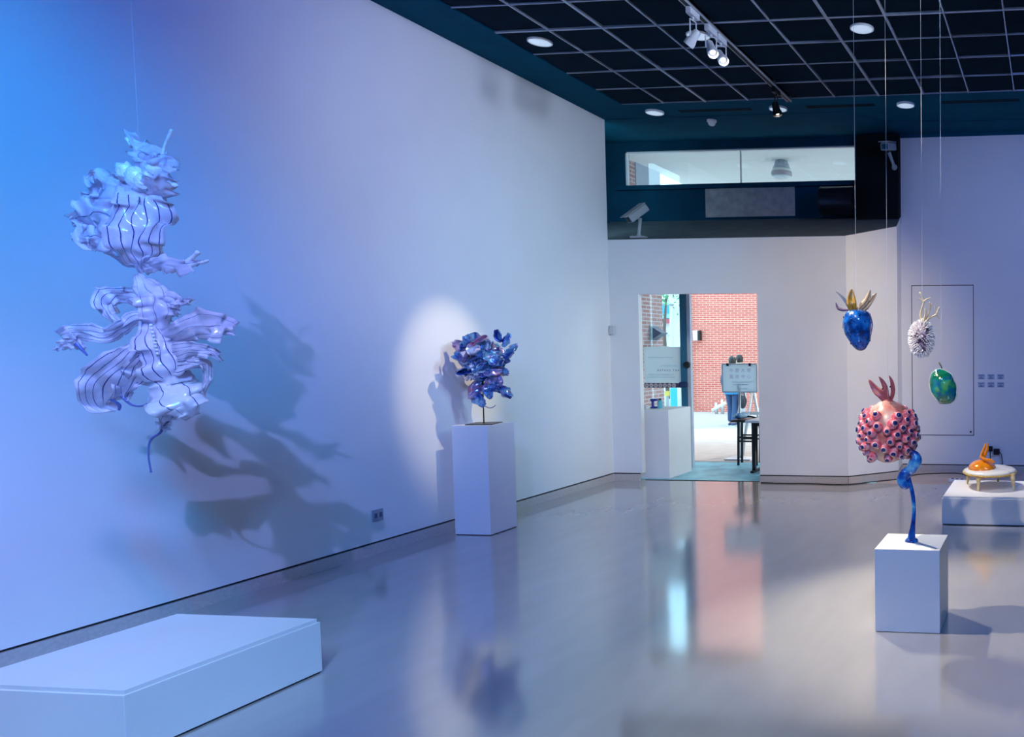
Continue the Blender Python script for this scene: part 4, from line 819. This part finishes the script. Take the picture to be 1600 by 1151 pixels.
# canopy lamp behind the long window
lp = Vector((-4.075, 11.42, 4.35)); t = thing('canopy_lamp', lp, 'banded bell shaped lamp on the white canopy seen through the long window', 'ceiling lamp')
MB().lathe(catmull([(0.085, 0), (0.100, 0.03), (0.120, 0.09), (0.135, 0.125)], 10), lp, 28, (0, 0, -1)).build('upper_shade', mat('lamp_grey_glass', (0.36, 0.40, 0.46), rough=0.3, var=0.2, scale=20), t, smooth=True)
MB().lathe([(0.132, 0.125), (0.150, 0.165), (0.152, 0.17)], lp, 28, (0, 0, -1)).build('pale_band', M_FIX, t, smooth=True)
MB().lathe([(0.153, 0.168), (0.158, 0.20), (0.155, 0.225), (0.148, 0.235)], lp, 28, (0, 0, -1)).build('lower_band', mat('lamp_mauve_glass', (0.42, 0.36, 0.42), rough=0.3), t, smooth=True)
MB().lathe([(0.147, 0.233), (0.13, 0.26), (0.08, 0.28), (0, 0.288)], lp, 28, (0, 0, -1)).build('diffuser_or_disc_face', mat('lamp_diffuser', (0.75, 0.82, 0.86), rough=0.3), t, smooth=True)
# table at the right of the way out
TX0, TX1, TY0, TY1 = -3.60, -2.75, 8.70, 9.30
t = thing('reception_table', (-3.2, 9.0, 0), 'white topped table with black frame half hidden by the entrance wall', 'table')
MB().box(TX0, TX1, TY0, TY1, 0.600, 0.628).build('table_top', mat('white_laminate', (0.78, 0.78, 0.80), rough=0.35), t, bevel=0.004)
for x in (-3.51, -2.84):
    for y in (8.74, 9.24): MB().box(x-0.02, x+0.02, y-0.02, y+0.02, 0, 0.60).build('leg', M_BLKMET, t)
    MB().box(x-0.018, x+0.018, 8.66, 9.30, 0, 0.03).build('foot_bar', M_BLKMET, t)
MB().box(-3.56, -2.80, 9.18, 9.20, 0.20, 0.60).build('modesty_panel', mat('dark_panel', (0.01, 0.03, 0.07), rough=0.4), t)
MB().box(-3.53, -2.83, 8.73, 8.76, 0.56, 0.60).build('apron_rail', M_BLKMET, t)
# stool with a bag on it
t = thing('black_stool', (-3.82, 9.36, 0), 'black metal stool beside the sign stand outside', 'stool')
for x, y in ((-3.92, 9.24), (-3.98, 9.50), (-3.68, 9.24), (-3.74, 9.50)): MB().tube([(x, y, 0), (x+0.01, y, 0.56)], 0.016, 8).build('leg', M_BLKMET, t)
for z in (0.31, 0.36):
    MB().tube([(-3.92, 9.24, z), (-3.68, 9.24, z)], 0.011, 6).build('rail', M_BLKMET, t); MB().tube([(-3.98, 9.50, z), (-3.74, 9.50, z)], 0.011, 6).build('rail', M_BLKMET, t)
MB().box(-4.0, -3.66, 9.20, 9.54, 0.555, 0.580).build('seat', M_BLKMET, t, bevel=0.006)
t = thing('folded_bag', (-3.90, 9.36, 0.58), 'blue and white folded bag lying on the black stool', 'bag')
MB().sphere((-3.92, 9.33, 0.622), (0.10, 0.09, 0.036), 18, 10, lambda d: 1+0.2*noise.noise(d*3)).build('cloth', ramp_mat('blue_white_cloth', [(0.4, (0.02, 0.12, 0.40)), (0.5, (0.25, 0.60, 0.85)), (0.6, (0.75, 0.88, 0.95))], 14, rough=0.7), t, smooth=True)
MB().tube([(-3.84, 9.33, 0.62), (-3.76, 9.31, 0.615), (-3.69, 9.30, 0.60)], 0.012, 6).build('strap', M_BLKMET, t, smooth=True)
# sign stand
EYY = 9.74; t = thing('sign_stand', (-4.05, EYY, 0), 'silver sign stand with a pale printed board outside the entrance', 'sign')
p = [at(a, b, EYY) for a, b in ((1128.5, 569), (1182, 570), (1181, 612), (1129, 611.5))]
x0, x1, z0, z1 = p[0].x, p[1].x, p[2].z, p[0].z; xm = at(1155, 640, EYY).x
MB().box(x0, x1, EYY, EYY+0.012, z0, z1).build('board', paper_mat('pale_blue_board', (0.88, 0.96, 1.0), 0.5), t, bevel=0.008)
for b in ((x0-.012, x0+.004, z0, z1), (x1-.004, x1+.012, z0, z1), (x0, x1, z0-.012, z0+.004), (x0, x1, z1-.004, z1+.012)): MB().box(b[0], b[1], EYY-0.005, EYY+0.02, b[2], b[3]).build('board_frame', M_CHROME, t, bevel=0.003)
for x in (x0+0.075, x1-0.09): MB().box(x-0.014, x+0.014, EYY-0.012, EYY+0.02, z1-0.022, z1+0.014).build('clip', M_BLKMET, t)
M_PINKTX = mat('pale_lilac_print', (0.60, 0.54, 0.76))
for k, row in enumerate(('\u4e2d\u539f\u5927\u5b78', '\u85dd\u8853\u4e2d\u5fc3')):
    for q, ch in enumerate(row): text_obj('lettering', ch, 0.058, M_PINKTX, (x0+0.125+q*0.080, EYY-0.0015, z1-0.085-k*0.082), (1, 0, 0), (0, 0, 1), t)
for z, a, b in ((0.235, 0.13, 0.42), (0.270, 0.15, 0.36), (0.325, 0.18, 0.34)): box('print_line', (x0+a, x0+b, EYY-0.0015, EYY, z1-z-0.005, z1-z+0.005), mat('faint_blue_print', (0.70, 0.82, 0.92)), t)
MB().tube([(xm, EYY+0.02, 0.02), (xm, EYY+0.02, z0+0.1)], 0.014, 10).build('pole', M_CHROME, t, smooth=True)
MB().box(xm-0.18, xm+0.18, EYY-0.10, EYY+0.16, 0, 0.02).build('base_plate', M_FIX, t, bevel=0.006)
# folded white board leaning behind it
b0, b1 = at(1176, 612, 10.4), at(1163, 686, 10.0); t = thing('white_easel', (b1.x, 10.0, 0), 'white slatted easel leaning behind the sign stand', 'easel')
MB().tube([b0, b1, (b1.x-0.02, 9.98, 0.0)], 0.022, 8).build('leg', M_FIX, t, smooth=True); MB().tube([(b0.x+0.02, 10.4, b0.z), (b0.x+0.32, 10.0, 0)], 0.022, 8).build('leg', M_FIX, t, smooth=True)
MB().tube([(b0.x, 10.4, b0.z), (b0.x+0.1, 10.75, 0.0)], 0.018, 8).build('rear_leg', M_FIX, t, smooth=True)
MB().box(b0.x-0.10, b0.x+0.35, 10.20, 10.23, 0.56, 0.60).build('tray', M_FIX, t)
# people walking off
def skin_obj(name, verts, edges, radii, m, parent, sub=2):
    o0 = origin(parent); me = bpy.data.meshes.new(name); me.from_pydata([Vector(v)-o0 for v in verts], edges, []); me.materials.append(m)
    o = bpy.data.objects.new(name, me); COL.objects.link(o); o.parent = parent
    md = o.modifiers.new('skin', 'SKIN'); md.use_smooth_shade = True
    for i, r in enumerate(radii): me.skin_vertices[0].data[i].radius = r if hasattr(r, '__len__') else (r, r)
    me.skin_vertices[0].data[0].use_root = True
    s = o.modifiers.new('subdivision', 'SUBSURF'); s.levels = sub; s.render_levels = sub
    return o
M_SKIN = mat('skin', (0.62, 0.42, 0.34), rough=0.5); M_HAIR = mat('dark_hair', (0.02, 0.012, 0.014), rough=0.4)
def person(x, y, h, label, coat, top, legs_m, hair=M_HAIR, stride=0.16, skirt=None, lean=0.0):
    z0 = GZ(y); k = h/1.6; t = thing('person', (x, y, z0), label, 'person'); B = lambda a, b, c: Vector((x+a*k, y+b*k, z0+c*k))
    s = stride
    V = [B(0, 0, .88), B(0, 0, 1.05), B(lean, .02, 1.24), B(lean, .02, 1.34), B(lean, .03, 1.42), B(lean, .05, 1.52),
         B(-.085, 0, .84), B(-.085, s*.6, .46), B(-.085, s*.3, .08), B(-.085, s*.3+.10, .03), B(.085, 0, .84), B(.085, -s*.2, .46), B(.085, -s, .10), B(.085, -s+.10, .04),
         B(-.17+lean, .02, 1.30), B(-.22, -.02, 1.06), B(-.22, .08, .84), B(-.22, .11, .76), B(.17+lean, .02, 1.30), B(.22, .0, 1.06), B(.23, .06, .84), B(.23, .09, .76)]
    E = [(0, 1), (1, 2), (2, 3), (3, 4), (4, 5), (0, 6), (6, 7), (7, 8), (8, 9), (0, 10), (10, 11), (11, 12), (12, 13), (2, 14), (14, 15), (15, 16), (16, 17), (2, 18), (18, 19), (19, 20), (20, 21)]
    R = [.11, .10, .12, .055, .075, .07, .08, .055, .035, .03, .08, .055, .035, .03, .05, .036, .026, .028, .05, .036, .026, .028]
    skin_obj('body', V, E, [r*k for r in R], M_SKIN, t)
    skin_obj('coat', [V[0], V[1], V[2], V[14], V[15], V[16], V[18], V[19], V[20]], [(0, 1), (1, 2), (2, 3), (3, 4), (4, 5), (2, 6), (6, 7), (7, 8)], [r*k for r in (.155, .145, .145, .07, .056, .046, .07, .056, .046)], coat, t)
    skin_obj('trousers', [V[0], V[6], V[7], V[8], V[10], V[11], V[12]], [(0, 1), (1, 2), (2, 3), (0, 4), (4, 5), (5, 6)], [r*k for r in (.13, .10, .072, .058, .10, .072, .058)], legs_m, t)
    for i in (8, 12): MB().sphere(V[i]+Vector((0, 0.05*k, -0.05*k)), (0.05*k, 0.13*k, 0.045*k), 14, 8).build('shoe', mat('navy_shoe', (0.02, 0.05, 0.14)), t, smooth=True); MB().box(V[i].x-.05*k, V[i].x+.05*k, V[i].y-.08*k, V[i].y+.17*k, V[i].z-.095*k, V[i].z-.07*k).build('sole', M_FIX, t, bevel=0.008)
    hc = V[5]+Vector((0, -0.01, -0.01)); MB().sphere(hc, (0.088*k, 0.10*k, 0.115*k), 18, 12, lambda d: 1+0.04*noise.noise(d*5)).build('hair', hair, t, smooth=True)
    MB().sphere(hc+Vector((0, 0.095*k, -0.02*k)), (0.012*k, 0.02*k, 0.022*k), 8, 6).build('nose', M_SKIN, t, smooth=True)
    for sg in (-1, 1):
        MB().sphere(hc+Vector((sg*0.085*k, 0.02*k, -0.02*k)), (0.012*k, 0.02*k, 0.03*k), 8, 6).build('ear', M_SKIN, t, smooth=True)
        hnd = V[17] if sg < 0 else V[21]
        for q in range(4): MB().tube([hnd+Vector(((q-1.5)*0.014*k, 0, 0)), hnd+Vector(((q-1.5)*0.016*k, 0.012*k, -0.04*k)), hnd+Vector(((q-1.5)*0.016*k, 0.03*k, -(0.062+0.01*(q in (1, 2)))*k))], [0.009*k, 0.008*k, 0.006*k], 6).build('finger', M_SKIN, t, smooth=True)
        MB().tube([hnd+Vector((sg*-0.02*k, 0.01*k, 0.01*k)), hnd+Vector((sg*-0.04*k, 0.03*k, -0.02*k)), hnd+Vector((sg*-0.04*k, 0.035*k, -0.04*k))], [0.010*k, 0.009*k, 0.006*k], 6).build('thumb', M_SKIN, t, smooth=True)
    return t, B
M_DENIM = mat('blue_denim', (0.03, 0.07, 0.18), rough=0.8); M_NCOAT = mat('navy_coat', (0.02, 0.05, 0.14), rough=0.8)
px_ = at(1145, 665, 15.82)
t, B = person(px_.x, 15.82, 1.50, 'person in dark blue clothes and jeans walking behind the sign board', M_NCOAT, None, M_DENIM)
MB().lathe([(0.17, 0), (0.19, -0.05), (0.185, -0.22), (0.16, -0.23)], B(0.02, 0, 0.98), 16, (0, 0, 1), 1, 0.8).build('blue_shirt_hem', mat('bright_blue_cotton', (0.04, 0.28, 0.62), rough=0.8), t, smooth=True)
bp_ = at(1161, 628, 15.78); bg_ = thing('shoulder_bag', bp_-Vector((0, 0, 0.13)), 'dark bag held at the side of the walking person', 'bag')
MB().sphere(bp_, (0.075, 0.10, 0.14), 16, 10, lambda d: 1+0.12*noise.noise(d*2)).build('bag_body', mat('black_leather', (0.012, 0.016, 0.03), rough=0.5), bg_, smooth=True)
MB().tube([bp_+Vector((-0.04, 0, 0.12)), bp_+Vector((-0.05, 0, 0.28)), bp_+Vector((0.02, 0, 0.28)), bp_+Vector((0.04, 0, 0.12))], 0.01, 6).build('handle', M_BLKMET, bg_, smooth=True)
p2_ = at(1156, 660, 16.5); person(p2_.x, 16.5, 1.545, 'second person with pale top behind the right half of the sign board', mat('pale_blouse', (0.78, 0.72, 0.74)), None, mat('light_trousers', (0.55, 0.52, 0.55)), stride=0.04)
# rail, pole and the far side of the yard
q0, q1 = at(1113, 641, 20.5), at(1134, 629, 20.5); t = thing('stair_rail', (q0.x, 20.5, GZ(20.5)), 'short white stair rail at the foot of the pink brick wall', 'handrail')
MB().tube([(q0.x, 20.5, q0.z), (q1.x, 20.5, q1.z)], 0.05, 8).build('top_rail', M_FIX, t, smooth=True)
for s_ in (0.3, 0.75): x = q0.x+(q1.x-q0.x)*s_; MB().tube([(x, 20.5, GZ(20.5)), (x, 20.5, q0.z+(q1.z-q0.z)*s_+0.15)], 0.045, 8).build('post', M_CHROME, t, smooth=True)
p = at(1076, 520, 21.5); p.x -= 0.10; t = thing('white_downpipe', (p.x, 21.6, GZ(21.6)), 'white downpipe at the left edge of the pink brick wall', 'downpipe')
MB().tube([(p.x, 21.6, GZ(21.6)), (p.x, 21.6, 8.4)], 0.10, 12).build('pipe', M_FIX, t, smooth=True)
for z in (0.6, 2.2, 3.4): MB().lathe([(0.125, 0), (0.125, 0.12)], (p.x, 21.6, z), 12).build('pipe_collar', M_FIX, t)
p = at(1049.5, 520, 17.0); t = thing('lamp_post', (p.x, 17.0, GZ(17)), 'tall white lamp post behind the glass above the printed sheet', 'lamp post')
MB().tube([(p.x, 17, GZ(17)), (p.x, 17, 1.5), (p.x, 17, 5.0)], [0.045, 0.04, 0.035], 12).build('post', M_FIX, t, smooth=True)
MB().lathe([(0.0, 0), (0.07, -0.06), (0.05, -0.10)], (p.x, 17, at(1049.5, 471, 17).z), 12).build('collar', M_CAMGREY, t)
bl = struct(MB().box(-30, -11.6, 30, 31, GZ(30)-0.3, 6.0).build('wall_far', mat('far_white_render', (0.80, 0.78, 0.76), rough=0.8)))
def far_box(name, px0, py0, px1, py1, Y, dep, m, label, cat, parts):
    a, b = at(px0, py1, Y), at(px1, py0, Y); t = thing(name, ((a.x+b.x)/2, Y, a.z), label, cat)
    for pn, f, mm in parts: MB().box(a.x+(b.x-a.x)*f[0], a.x+(b.x-a.x)*f[1], Y-dep*f[4], Y+0.05, a.z+(b.z-a.z)*f[2], a.z+(b.z-a.z)*f[3]).build(pn, mm, t)
    return t
M_CY = mat('cyan_canvas', (0.05, 0.45, 0.70)); M_RS = mat('red_sign', (0.60, 0.10, 0.14)); M_YE = mat('yellow_plastic', (0.75, 0.60, 0.10))
far_box('cyan_awning', 1036, 477, 1046, 497, 29.9, 0.6, None, 'small cyan awning on the far white building', 'awning', (('canvas', (0, 1, .35, 1, 1), M_CY), ('valance', (0, 1, 0, .35, .8), mat('pale_cyan', (0.3, 0.7, 0.85)))))
far_box('red_sign_box', 1036, 498, 1046, 505, 29.9, 0.3, None, 'small red sign under the cyan awning', 'sign', (('sign_case', (0, 1, 0, 1, .8), M_RS), ('sign_face', (.1, .6, .2, .8, 1), mat('dark_red', (0.3, 0.04, 0.08)))))
far_box('air_conditioner', 1037, 512, 1047, 523, 29.9, 0.5, None, 'white air conditioner box on the far building', 'air conditioner', (('case', (0, 1, 0, 1, 1), M_FIX), ('fan_grille', (.3, .85, .15, .85, 1.04), M_CAMGREY)))
far_box('cyan_banner', 1050, 606, 1056, 637, 13.5, 0.05, None, 'bright cyan banner stand behind the glass below the badges', 'banner', (('banner_cloth', (0, 1, 0, 1, 1), mat('bright_cyan', (0.02, 0.55, 0.85))), ('banner_pole', (-.1, 0, -1, 1.05, 1), M_FIX)))
far_box('yellow_sign', 1040.5, 611, 1044, 620, 13.6, 0.05, None, 'small yellow sign beside the cyan banner', 'sign', (('sign_face', (0, 1, .2, 1, 1), M_YE), ('sign_post', (.3, .7, -5.2, .2, .6), M_CAMGREY)))
for k, (a, b, c_) in enumerate(((1041, 635, 4), (1061, 632, 4))):
    p = at(a, b, 14.4); t = thing('white_planter', (p.x, 14.4, GZ(14.4)), ('round white planter left of the cyan banner', 'round white planter right of the cyan banner')[k], 'planter')
    MB().lathe([(0.08, 0), (0.10, 0.35), (0.11, 0.62), (0.10, 0.62), (0.09, 0.5)], (p.x, 14.4, GZ(14.4)), 20).build('pot', M_FIX, t, smooth=True, auto=True)
    MB().lathe([(0.095, 0.5), (0, 0.54)], (p.x, 14.4, GZ(14.4)), 16).build('soil', mat('soil', (0.08, 0.05, 0.03)), t)
p = at(1041, 466, 24); t = thing('far_tree', (p.x, 24, GZ(24)), 'leafy green tree above the cyan awning', 'tree')
MB().tube([(p.x, 24, GZ(24)), (p.x-0.1, 24, 2.0), (p.x, 24, p.z)], [0.07, 0.06, 0.03], 8).build('trunk', mat('bark', (0.12, 0.08, 0.06)), t, smooth=True)
lf = MB(); R5 = random.Random(9)
for k in range(420):
    c_ = Vector((p.x, 24, p.z+0.5))+Vector((R5.gauss(0, .32), R5.gauss(0, .3), R5.gauss(0, .38))); a = Vector((R5.uniform(-1, 1), R5.uniform(-1, 1), R5.uniform(-1, 1))).normalized()*0.07; b = a.orthogonal().normalized()*0.035
    lf.add([c_-a, c_-b, c_+a, c_+b], [(0, 1, 2, 3)])
tag(lf.build('foliage', mat('leaf_green', (0.08, 0.35, 0.14), var=0.4, scale=6), t), kind='stuff')
